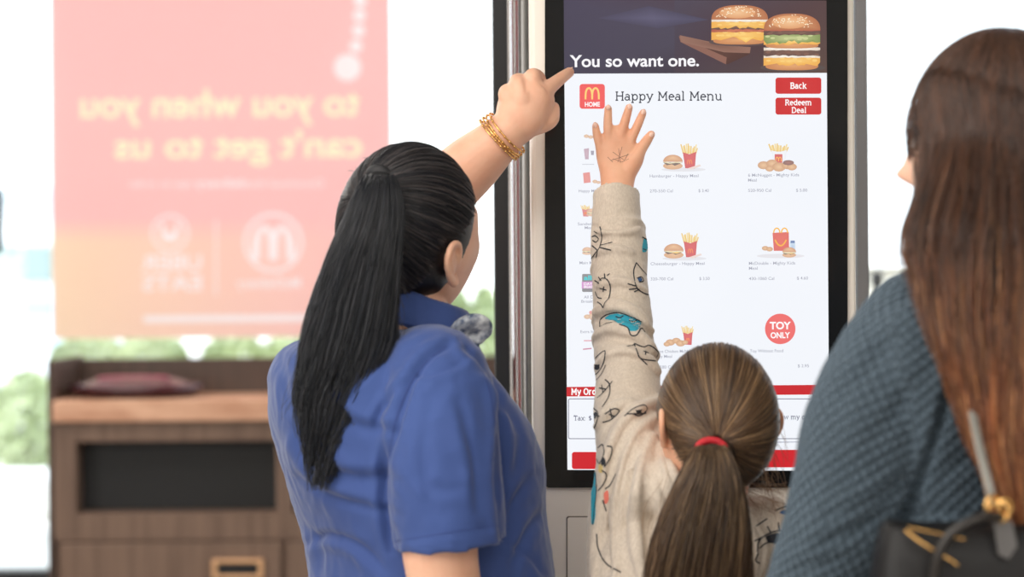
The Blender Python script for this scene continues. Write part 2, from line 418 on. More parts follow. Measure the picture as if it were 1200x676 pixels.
# side return of glass running back from the near window line
w3 = MB().box((XR-.006, YN+.06, .1), (XR+.006, YW, 3.0)).obj('window_3', glass()); struct(w3)
# near window: pane to the right
xl = P(606, 338, YN).x
w2 = MB().box((xl, YN, .1), (5, YN+.012, 3.0)).obj('window_2', glass()); struct(w2)
MB().box((xl, YN-.03, 0), (5, YN+.05, .1), .004).box((xl, YN-.03, 2.98), (5, YN+.05, 3.1), .004).obj('window_frame', m_dark, w2, smooth=False)
def post(name, p0, p1, Y, d, m, bev=.003):
    a = P(p0, 338, Y).x; b = P(p1, 338, Y).x
    return struct(MB().box((a, Y, 0), (b, Y+d, 3.1), bev).obj(name, m, smooth=False))
post('trim_1', 579, 597, 3.68, .10, m_dark)
post('trim_2', 597, 600.5, 3.66, .05, mat('silver trim', rgb(200, 196, 195), .25, metal=.9))
post('reflection_strip_1', 601.5, 604, 3.68, .05, mat('red poster reflection', rgb(215, 110, 110), .4))  # the poster's pink reflection in the glass, built as a red strip
post('trim_4', 604, 606.5, 3.66, .05, mat('silver trim', rgb(200, 196, 195), .25, metal=.9))
post('reflection_strip_2', 606.5, 610, 3.68, .05, mat('red poster reflection', rgb(215, 110, 110), .4))  # second coloured strip standing in for the poster's reflection
st = MB(); cx_ = P(617.5, 338, 3.45); rr = .0115
st.tube([(cx_.x, 3.45, 0), (cx_.x, 3.45, 3.1)], rr, n=32, round_ends=False)
st.box((cx_.x-.012, 3.46, 0), (cx_.x+.006, 3.56, 3.1), .002)
struct(st.obj('trim_6', mat('brushed steel', rgb(120, 118, 116), .28, metal=1.0), smooth=True))
post('trim_7', 1005, 1019, 3.6, .12, mat('grey mullion', rgb(128, 126, 128), .4, metal=.2))

# ------------------------------------------------------------------ outside
ground = MB().box((-60, YW+.1, -.15), (60, 60, -.02)).box((XR+.02, YN+.06, -.15), (60, YW+.1, -.02)); struct(ground.obj('floor', mat('pale pavement', rgb(235, 232, 226), .8, noise_col=(.8, rgb(222, 218, 210), (1, 1, 1)))))
def facade(name, x0, x1, Y, d, h, bands, label, win=None):
    a, b = P(x0, 338, Y).x, P(x1, 338, Y).x
    t = thing(name, label, 'building', ((a+b)/2, Y, -.02))
    MB().box((a, Y, -.02), (b, Y+d, h)).obj('wall', mat('pale facade', rgb(232, 238, 243), .8), t)
    for nm, p0, p1, m, dd in bands:
        z0, z1 = P(600, p1, Y).z, P(600, p0, Y).z
        MB().box((a-.05, Y-dd, z0), (b+.05, Y, z1), .01).obj(nm, m, t)
    if win:
        m = mat('pale window glass', rgb(205, 216, 222), .3)
        for (wx, wy, ww, wh) in win:
            p = P(wx, wy, Y); q = P(wx+ww, wy+wh, Y); MB().box((p.x, Y-.05, q.z), (q.x, Y, p.z)).obj('window', m, t)
    return t
facade('building', -260, 75, 28, 6, P(600, 218, 28).z, [
    ('roof_edge', 216, 226, mat('blue grey edge', rgb(196, 214, 226), .6), .3),
    ('window_band', 283, 326, mat('grey green glass', rgb(140, 158, 158), .3), .05),
    ('lower_panel', 334, 398, mat('light blue panel', rgb(176, 206, 228), .6), .1),
    ('window_band', 352, 360, mat('blue band', rgb(150, 186, 214), .5), .12)], 'pale long building with blue bands outside at far left')
gw = [(1120+i*16+(j % 2)*2, -40+j*16, 9, 10) for i in range(10) for j in range(8)]
facade('office_tower', 1104, 1330, 45, 8, P(600, -60, 45).z, [('base_band', 92, 99, mat('pale facade 2', rgb(240, 242, 243), .8), .2)], 'very pale tower with rows of small windows outside behind the long haired woman', gw)
wl = MB().box((P(985, 0, 9).x, 9, -.02), (3.6, 9.3, P(1000, 313, 9).z), .02).box((P(985, 0, 9).x-.02, 8.97, P(1000, 316, 9).z), (3.62, 9.33, P(1000, 312.5, 9).z), .01)
o = wl.obj('garden_wall', mat('cream render', rgb(238, 234, 222), .8)); tag(rebase(o), 'cream wall outside the window to the right of the kiosk', 'wall')
bx_ = MB(); c = P(1029, 326, 8.6); bx_.box((c.x-.03, 8.57, c.z-.04), (c.x+.02, 8.63, c.z+.03), .015); bx_.tube([(c.x, 8.6, -.02), (c.x, 8.6, .7), (c.x, 8.6, c.z)], .015)  # small dark box of unknown use, stood on a thin post
o = bx_.obj('dark_box', m_dark, smooth=True); tag(rebase(o), 'small dark box on a thin post in front of the cream wall', 'box')
pl = MB().box((P(-90, 0, 12).x, 12, -.02), (P(50, 0, 12).x, 12.8, P(0, 561, 12).z), .07)
o = pl.obj('low_wall', mat('white render', rgb(250, 250, 248), .7)); tag(rebase(o), 'low white wall below the shrubs outside at far left', 'wall')

def leaf_mat(name, c1, c2):
    m = mat(name, c1, .35, spec=.6, noise_col=(1.5, c2, (1, 1, 1)))
    return m
def shrub(x0, x1, y0, y1, Y, n, label, m, name='shrub', depth=.6, group=None, sz=.035):
    a, b = P(x0, y0, Y), P(x1, y1, Y); base_z = -.02; top = a.z; cx = (a.x+b.x)/2
    t = thing(name, label, 'shrub', (cx, Y+depth/2, base_z), group)
    lo = max(b.z, base_z+.05); V = []; Fc = []
    r = np.random.default_rng(int(abs(x0*7+y0))+3)
    k = max(2, int((b.x-a.x)/.5)); cen = [(a.x+(b.x-a.x)*(i+.5)/k, r.uniform(.86, 1.0)) for i in range(k)]
    for i in range(n):
        cxx, hh = cen[r.integers(k)]; R = (b.x-a.x)/k*.62
        d = r.normal(size=3); d /= np.linalg.norm(d); d *= r.uniform(.55, 1)**.5
        c = Vector((cxx+d[0]*R, Y+depth/2+d[1]*depth/2, (lo+top)/2 + (d[2]*(top-lo)/2)*hh))
        M = Euler(r.uniform(0, 6.28, 3)).to_matrix(); s = sz*r.uniform(.6, 1.3); q = len(V)
        V += [c+M@Vector(p)*s for p in ((-1, 0, 0), (0, -.45, .12), (1, 0, 0), (0, .45, .12))]; Fc.append((q, q+1, q+2, q+3))
    mb = MB(); mb.add(V, Fc); mb.obj('foliage', m, t)
    for cxx, hh in cen:
        st = MB(); st.tube([(cxx, Y+depth/2, base_z), (cxx+.03, Y+depth/2, (lo+base_z)/2), (cxx, Y+depth/2, (lo+top)/2)], [.03, .025, .015], n=8)
        st.obj('stem', mat('bark', rgb(110, 92, 74), .8), t, smooth=True)
    return t
lm1 = leaf_mat('pale leaves', rgb(212, 222, 186), rgb(172, 188, 140)); lm2 = leaf_mat('green leaves', rgb(196, 208, 160), rgb(150, 168, 122))
shrub(-80, 52, 432, 568, 13.2, 2600, 'pale green shrub behind the low white wall at far left', lm1, sz=.05)
shrub(52, 205, 386, 480, 11.2, 2600, 'clipped shrub behind the cabinet below the poster, nearest its left end', lm2)
shrub(232, 372, 388, 480, 11.2, 2600, 'clipped shrub below the middle of the poster', lm2)
shrub(470, 520, 362, 480, 11.6, 1500, 'yellow green bush outside just right of the ponytailed employee', lm1)
shrub(516, 585, 332, 480, 11.0, 2200, 'bright green bush outside beside the dark window post', lm2)

# ------------------------------------------------------------------ poster on the far window
def pm(name, c, t=.6):
    if name in _m: return _m[name]
    m = bpy.data.materials.new(name); m.use_nodes = True; n = m.node_tree; n.nodes.remove(n.nodes['Principled BSDF']); o = n.nodes['Material Output']
    d = n.nodes.new('ShaderNodeBsdfDiffuse'); tr = n.nodes.new('ShaderNodeBsdfTranslucent'); x = n.nodes.new('ShaderNodeMixShader'); x.inputs[0].default_value = t
    d.inputs[0].default_value = c; tr.inputs[0].default_value = c
    n.links.new(d.outputs[0], x.inputs[1]); n.links.new(tr.outputs[0], x.inputs[2]); n.links.new(x.outputs[0], o.inputs[0]); _m[name] = m; return m
YP = YW-.03
pa, pb = P(58, -60, YP), P(461, 394, YP)
post_t = thing('window_poster', 'large red poster with mirrored yellow lettering hung in the far window', 'poster', ((pa.x+pb.x)/2, YP, pb.z))
pmat = pm('printed red film', rgb(255, 178, 172), .9)
nn = pmat.node_tree; tcx = nn.nodes.new('ShaderNodeTexCoord'); sx_ = nn.nodes.new('ShaderNodeSeparateXYZ'); nn.links.new(tcx.outputs['Object'], sx_.inputs[0])
ra = nn.nodes.new('ShaderNodeMapRange'); ra.inputs[1].default_value = .42; ra.inputs[2].default_value = .52; ra.inputs[3].default_value = 1; ra.inputs[4].default_value = 0
rb = nn.nodes.new('ShaderNodeMapRange'); rb.inputs[1].default_value = -.75; rb.inputs[2].default_value = .55; rb.inputs[3].default_value = 1; rb.inputs[4].default_value = 0.1
mu = nn.nodes.new('ShaderNodeMath'); mu.operation = 'MULTIPLY'; nn.links.new(sx_.outputs[2], ra.inputs[0]); nn.links.new(sx_.outputs[0], rb.inputs[0])
nn.links.new(ra.outputs[0], mu.inputs[0]); nn.links.new(rb.outputs[0], mu.inputs[1])
mxx = nn.nodes.new('ShaderNodeMix'); mxx.data_type = 'RGBA'; mxx.inputs[6].default_value = rgb(255, 194, 188); mxx.inputs[7].default_value = rgb(255, 216, 184)
nn.links.new(mu.outputs[0], mxx.inputs[0])
for q in nn.nodes:
    if q.bl_idname in ('ShaderNodeBsdfDiffuse', 'ShaderNodeBsdfTranslucent'): nn.links.new(mxx.outputs[2], q.inputs[0])
def font_mesh(txt, size, bold=0.0, shear=0, align='CENTER', sp=1.0):
    cu = bpy.data.curves.new('t', 'FONT'); cu.body = txt; cu.size = size; cu.offset = bold*size; cu.align_x = align; cu.shear = shear; cu.space_character = sp; cu.fill_mode = 'FRONT'
    o = bpy.data.objects.new('t', cu); COL.objects.link(o); dg = bpy.context.evaluated_depsgraph_get(); dg.update()
    me = bpy.data.meshes.new_from_object(o.evaluated_get(dg)); bpy.data.objects.remove(o); bpy.data.curves.remove(cu); return me
def text_fit(txt, x0, x1, yb, Y, bold=.0, mirror=False, h=None, sp=1.0, roll=True):
    """flat lettering whose ink spans pixels x0..x1 with baseline yb on the plane Y; h: cap height px"""
    me = font_mesh(txt, 1.0, bold, sp=sp); V = getV(me); a, b = V[:, 0].min(), V[:, 0].max()
    k = (x1-x0)/(b-a)*Y/F; capk = k if h is None else h/.73*Y/F
    c = P((x0+x1)/2, yb, Y); X = (V[:, 0]-(a+b)/2)*k*(-1 if mirror else 1)
    N_ = np.stack([c.x+X, np.full(len(V), Y), c.z+V[:, 1]*capk], 1); setV(me, N_)
    return me
def merge(ms):
    mb = MB()
    for me in ms:
        V = getV(me); mb.add(V, [tuple(p.vertices) for p in me.polygons])
    return mb
yel = pm('printed yellow', rgb(255, 243, 204), .9); wht = pm('printed white', rgb(255, 236, 232), .9)
YT = YP-.004
def flat_ring(cx, cy, r0, r1, Y, n=48):
    mb = MB(); V = []
    for i in range(n):
        a = 2*PI*i/n
        for r in (r0, r1): V.append(P(cx+r*math.cos(a), cy+r*math.sin(a), Y))
    if r0 < .1: mb.add(V[1::2], [tuple(range(n))]); return mb
    mb.add(V, [(2*i, 2*i+1, (2*i+3) % (2*n), (2*i+2) % (2*n)) for i in range(n)]); return mb
def quad(pts): return MB().add([P(x, y, YT) for x, y in pts], [tuple(range(len(pts)))])
def arches(cx, yb, w_, h_, sw, Y):
    mb = MB()
    for s in (-1, 1):
        c0 = cx+s*w_*.25; L = []
        for i in range(25):
            a = PI*i/24; p = (c0+math.cos(a)*w_*.235, yb-(h_*math.sin(a)**.62 if 0 < i < 24 else 0)); ww = sw*(.75+.25*abs(math.cos(a)))
            L += [P(p[0]+math.cos(a)*ww/2, p[1]-math.sin(a)*ww*.2, Y), P(p[0]-math.cos(a)*ww/2, p[1]+math.sin(a)*ww*.6, Y)]
        mb.add(L, [(2*i, 2*i+1, 2*i+3, 2*i+2) for i in range(24)])
    return mb
def tx(*a, **k): return merge([text_fit(*a, **k)])
prints = [('headline', yel, [tx('to you when you', 94, 422, 136, YT, .022, True, h=33)]), ('headline', yel, [tx("can't get to us", 134, 424, 184, YT, .022, True, h=31)]),
  ('small_print', wht, [tx('Download the', 292, 378, 219, YT, .0, True, h=9)]), ('small_print', wht, [tx('delivery', 228, 290, 219, YT, .02, True, h=10)]), ('small_print', wht, [tx('app to order', 150, 224, 219, YT, .0, True, h=9)]),
  ('route_dots', wht, [flat_ring(cx, cy, .01, r, YT) for cx, cy, r in ((407, 79, 16), (417, 54, 7.5), (420, 36, 7.5), (421, 18, 7.5), (422, 1, 7.5), (423, -16, 7.5))]),
  ('arch_emblem', wht, [flat_ring(320, 284, 31, 35, YT), arches(320, 305, 42, 40, 10, YT)]),
  ('fork_emblem', wht, [flat_ring(199, 273, 19, 22, YT), quad([(188, 262), (193, 262), (193, 272), (188, 272)]), quad([(205, 262), (210, 262), (210, 272), (205, 272)]), quad([(188, 272.5), (210, 272.5), (207, 283), (191, 283)])]),
  ('emblem_lettering', wht, [tx('UBER', 165, 236, 316, YT, .022, True, h=18)]), ('emblem_lettering', wht, [tx('EATS', 167, 236, 340, YT, .022, True, h=18)]), ('emblem_lettering', wht, [tx('McDelivery', 277, 352, 337, YT, .015, True, h=12)]),
  ('divider_line', wht, [quad([(252, 258), (254, 258), (254, 346), (252, 346)])]), ('bottom_line', wht, [quad([(168, 370), (360, 368.5), (360, 376.5), (168, 378)])])]
# the sheet is cut round its lettering so each print lets the daylight through in its own colour
from mathutils.geometry import delaunay_2d_cdt
v2 = [Vector((pa.x, pb.z)), Vector((pb.x, pb.z)), Vector((pb.x, pa.z)), Vector((pa.x, pa.z))]; e2 = [(0, 1), (1, 2), (2, 3), (3, 0)]; regs = []
for nm, m_, parts_ in prints:
    for q in parts_:
        cnt = {}
        for f in q.f:
            for i in range(len(f)):
                e = tuple(sorted((f[i], f[(i+1) % len(f)]))); cnt[e] = cnt.get(e, 0)+1
        o_ = len(v2); v2 += [Vector((p[0], p[2])) for p in q.v]; e2 += [(a+o_, b+o_) for (a, b), c in cnt.items() if c == 1]
    tris = [[(q.v[i][0], q.v[i][2]) for i in f] for q in parts_ for f in q.f]
    regs.append(tris)
cv, ce, cf = delaunay_2d_cdt(v2, e2, [], 0, 1e-6)[:3]
cen = np.array([[sum(cv[i][k] for i in f)/len(f) for k in (0, 1)] for f in cf]); own = np.full(len(cf), -1)
for ri, tris in enumerate(regs):
    for t in tris:
        for k in range(1, len(t)-1):
            a, b_, c = (np.array(t[0]), np.array(t[k]), np.array(t[k+1])); bb0 = np.minimum(np.minimum(a, b_), c); bb1 = np.maximum(np.maximum(a, b_), c)
            ix = np.where(((cen >= bb0) & (cen <= bb1)).all(1))[0]
            if len(ix) == 0: continue
            q = cen[ix]; cr_ = lambda u, v, w: (v[0]-u[0])*(w[:, 1]-u[1])-(v[1]-u[1])*(w[:, 0]-u[0])
            s1, s2, s3 = cr_(a, b_, q), cr_(b_, c, q), cr_(c, a, q)
            ins = ((s1 >= 0) & (s2 >= 0) & (s3 >= 0)) | ((s1 <= 0) & (s2 <= 0) & (s3 <= 0)); own[ix[ins]] = ri
cin = (cen[:, 0] > pa.x) & (cen[:, 0] < pb.x)
for ri in range(-1, len(prints)):
    mb = MB(); mb.add([(p[0], YP, p[1]) for p in cv], [tuple(f) for f, o_ in zip(cf, own) if o_ == ri])
    used = sorted({i for f in mb.f for i in f}); mp_ = {u: k for k, u in enumerate(used)}; mb.v = [mb.v[u] for u in used]; mb.f = [tuple(mp_[i] for i in f) for f in mb.f]
    nm, m_ = ('poster_sheet', pmat) if ri < 0 else prints[ri][:2]
    mb.obj(nm, m_, post_t)

# ------------------------------------------------------------------ the tray station under the poster
YC = 7.2
wood = mat('brown oak veneer', rgb(124, 98, 82), .5, noise_col=(3, rgb(104, 80, 66), (14, 14, .6)))
wood_d = mat('dark oak veneer', rgb(82, 62, 52), .5, noise_col=(3, rgb(66, 50, 42), (14, 14, .6)))
inner = mat('black interior', rgb(26, 26, 28), .6)
def X(px, Y=YC): return (px-600)/F*Y
def Z(py, Y=YC): return EYE-(py-338)/F*Y
cab = thing('storage_cabinet', 'brown wood cabinet with an open black shelf under the red poster', 'cabinet', (X(330), YC+.25, 0))
x0, x1 = X(60), X(640)
sh = MB().box((x0, YC-.002, Z(620)), (X(87), YC+.5, Z(490)-.001)).box((X(322), YC-.002, Z(620)), (X(340), YC+.5, Z(490)-.001)).box((X(575), YC-.002, Z(620)), (x1, YC+.5, Z(490)-.001))
sh.box((X(87), YC, Z(514)), (X(575), YC+.5, Z(490)), .003).box((x0, YC, Z(630)), (x1, YC+.5, Z(598)), .003).box((x0, YC+.02, .08), (x1, YC+.5, Z(629)), .003).box((x0+.02, YC+.05, 0), (x1-.02, YC+.48, .08))
sh.obj('carcass', wood, cab)
MB().box((X(84), YC+.12, Z(600)), (X(324), YC+.14, Z(512))).obj('shelf_back', inner, cab)
MB().box((X(338), YC+.12, Z(600)), (X(577), YC+.14, Z(512))).obj('shelf_back', inner, cab)
MB().box((X(55), YC-.01, 0), (X(61.5), YC+.52, Z(418)), .003).obj('side_panel', wood_d, cab)
MB().box((X(61), YC+.44, Z(492)), (x1, YC+.5, Z(417, YC+.44)), .003).obj('backsplash', wood_d, cab)
for (a, b) in ((68, 327), (333, 600)):
    d = MB().box((X(a), YC-.012, .10), (X(b), YC+.018, Z(632)), .004).obj('drawer', wood, cab)
    hx, hy = (277 if a == 68 else 540), 662
    h = MB(); br = mat('brass', rgb(214, 170, 130), .3, metal=.85)
    for (q0, q1, r0, r1) in ((-30, 30, -10, -6), (-30, 30, 8, 12), (-30, -24, -6, 8), (24, 30, -6, 8)):
        h.box((X(hx+q0), YC-.03, Z(hy+r1)), (X(hx+q1), YC-.010, Z(hy+r0)), .003)
    ho = h.obj('handle', br, d); MB().box((X(hx-24), YC-.016, Z(hy+8)), (X(hx+24), YC-.012, Z(hy-6))).obj('handle_recess', inner, d)
ct = MB().box((X(61.6), YC-.03, Z(490)), (x1, YC+.44, Z(465)), .006).obj('countertop', mat('tan countertop', rgb(216, 168, 138), .4, noise_col=(3, rgb(190, 138, 108), (2, 2, 8))))
tag(rebase(ct), 'tan wood countertop on the brown cabinet', 'countertop')
tr = MB(); Yt = YC+.2
def arc_ring(hw, z, dy, n=40):
    return [(X(147)+hw*math.cos(2*PI*i/n)*1.0, Yt+dy*math.sin(2*PI*i/n), z) for i in range(n)]
zt = Z(465)+.001; hw = (X(229)-X(66))/2
tr.rings([arc_ring(hw*.80, zt, .13), arc_ring(hw*.97, zt+.018, .165), arc_ring(hw, zt+.045, .17), arc_ring(hw*.97, zt+.047, .165), arc_ring(hw*.86, zt+.05, .15), arc_ring(hw*.6, zt+.068, .11), arc_ring(hw*.42, zt+.075, .08), arc_ring(hw*.2, zt+.076, .04)])
tt = thing('serving_tray', 'dark red domed tray lying on the tan countertop', 'tray', (X(147), Yt, zt))
tr.obj('tray_body', mat('burgundy plastic', rgb(62, 24, 34), .25, coat=.3), tt, smooth=True)
tg = MB(); tg.tube([(X(147)+hw*.45*math.cos(a)*1.3, Yt-.06, zt+.070+.006*math.sin(a)) for a in np.linspace(.5, PI-.5, 9)], .005, n=12)  # pink highlight along the tray top, built as a coloured tube
tg.obj('tray_highlight', mat('pink highlight plastic', rgb(180, 96, 112), .25), tt, smooth=True)

# ================================================================== KIOSK
YK = 3.0
body_m = mat('warm grey kiosk paint', rgb(244, 236, 226), .4)
kx0, kx1 = P(623, 338, YK).x, P(1004, 338, YK).x; kc = (kx0+kx1)/2
kiosk = thing('ordering_kiosk', 'tall beige touch screen ordering kiosk showing a menu', 'kiosk', (kc, YK+.09, 0))
kb = MB().box((kx0, YK, .12), (kx1, YK+.16, 1.93), .008).box((kc-.17, YK+.02, .02), (kc+.17, YK+.15, .13), .004).box((kc-.24, YK-.10, 0), (kc+.24, YK+.24, .02), .006)
kb.obj('cabinet_body', body_m, kiosk)
def rrect(x0, y0, x1, y1, r, n=8):
    out = []
    for cx, cy, a0 in ((x1-r, y0+r, -90), (x1-r, y1-r, 0), (x0+r, y1-r, 90), (x0+r, y0+r, 180)):
        for i in range(n+1):
            a = math.radians(a0+90*i/n); out.append((cx+r*math.cos(a), cy+r*math.sin(a)))
    return out
def slab(pix, Y0, Y1):
    """a plate: pixel outline read on plane YK, front face at Y0, back at Y1"""
    n = len(pix); f = [P(x, y, YK) for x, y in pix]; V = [(p.x, Y0, p.z) for p in f]+[(p.x, Y1, p.z) for p in f]
    return MB().add(V, [tuple(range(n))[::-1], tuple(range(n, 2*n))]+[(i, (i+1) % n, n+(i+1) % n, n+i) for i in range(n)])
slab(rrect(638.5, -70, 992.5, 571, 5), YK-.006, YK+.004).obj('screen_bezel', mat('black bezel glass', rgb(26, 27, 29), .12, spec=.35), kiosk)
pnl = slab(rrect(665, 606, 960, 900, 3), YK-.003, YK+.004).obj('service_door', body_m, kiosk)
slab(rrect(663.6, 604.6, 961.4, 902, 3), YK-.0008, YK+.003).obj('door_gap', mat('shadow gap rubber', rgb(130, 120, 110), .8), kiosk)
# screen geometry: pixel outline 661..968, 0..552
YS = YK-.0075
scr = None
WASH = [0.0]
class Pic:
    def __init__(s, layer=1): s.mb = MB(); s.c = []; s.y = YS-.0003*layer; s.k = 0
    def poly(s, pix, col, col2=None):
        s.k += 1; y = s.y-.00003*s.k
        pts = [P(a, b, YK) for a, b in pix]; n = len(pts); c = np.mean([p[:] for p in pts], 0)
        s.mb.add([(p.x, y, p.z) for p in pts]+[(c[0], y, c[2])], [((i+1) % n, i, n) for i in range(n)])
        col = s2l(col) if np.ndim(col) == 1 else np.array([s2l(q) for q in col])
        cc = np.tile(col, (n, 1)) if col.ndim == 1 else col
        q_ = np.concatenate([cc, [s2l(col2) if col2 is not None else cc.mean(0)]]); s.c.append(q_*(1-WASH[0])+WASH[0]*.95); return s
    def ell(s, cx, cy, rx, ry, col, col2=None, a0=0, a1=360, n=28, p=1.0, rot=0):
        pts = []
        for i in range(n if a1-a0 == 360 else n+1):
            a = math.radians(a0+(a1-a0)*i/n); x = rx*math.copysign(abs(math.cos(a))**p, math.cos(a)); y = -ry*math.copysign(abs(math.sin(a))**p, math.sin(a))
            r = math.radians(rot); pts.append((cx+x*math.cos(r)-y*math.sin(r), cy+x*math.sin(r)+y*math.cos(r)))
        return s.poly(pts, col, col2)
    def line(s, pts, w, col):
        pts = np.asarray(pts, float); s.k += 1; y = s.y-.00003*s.k; n = len(pts); V = []
        for i in range(n):
            t = pts[min(i+1, n-1)]-pts[max(i-1, 0)]; t /= np.linalg.norm(t)+1e-9; nrm = np.array([-t[1], t[0]])
            if 0 < i < n-1:
                t1 = pts[i]-pts[i-1]; t1 /= np.linalg.norm(t1)+1e-9; co = max(.5, nrm@np.array([-t1[1], t1[0]])); ww = w/2/co
            else: ww = w/2
            for q in (pts[i]-nrm*ww, pts[i]+nrm*ww): p = P(q[0], q[1], YK); V.append((p.x, y, p.z))
        s.mb.add(V, [(2*i, 2*i+1, 2*i+3, 2*i+2) for i in range(n-1)]); s.c.append(np.tile(s2l(col), (2*n, 1))); return s
    def font(s, txt, x0, x1, yb, h, col, bold=0):
        me = text_fit(txt, x0, x1, yb, YK, bold, h=h); s.k += 1; V = getV(me); V[:, 1] = s.y-.00003*s.k
        s.mb.add(V, [tuple(p.vertices) for p in me.polygons]); s.c.append(np.tile(s2l(col), (len(V), 1))); return s
    def obj(s, name, label=None):
        me = s.mb.mesh(name); o = link(name, me, emit_attr(), scr, label, smooth=False); C = np.concatenate(s.c)
        paint(me, C[:len(me.vertices)]); return o
WH = (243, 246, 252)
spn = Pic(0); spn.poly([(660.5, 0.5), (967.5, 1.5), (971, 551), (664.8, 550)], WH)
me = spn.mb.mesh('display'); scr = link('display', me, emit_attr(), kiosk, smooth=False); paint(me, spn.c[0])
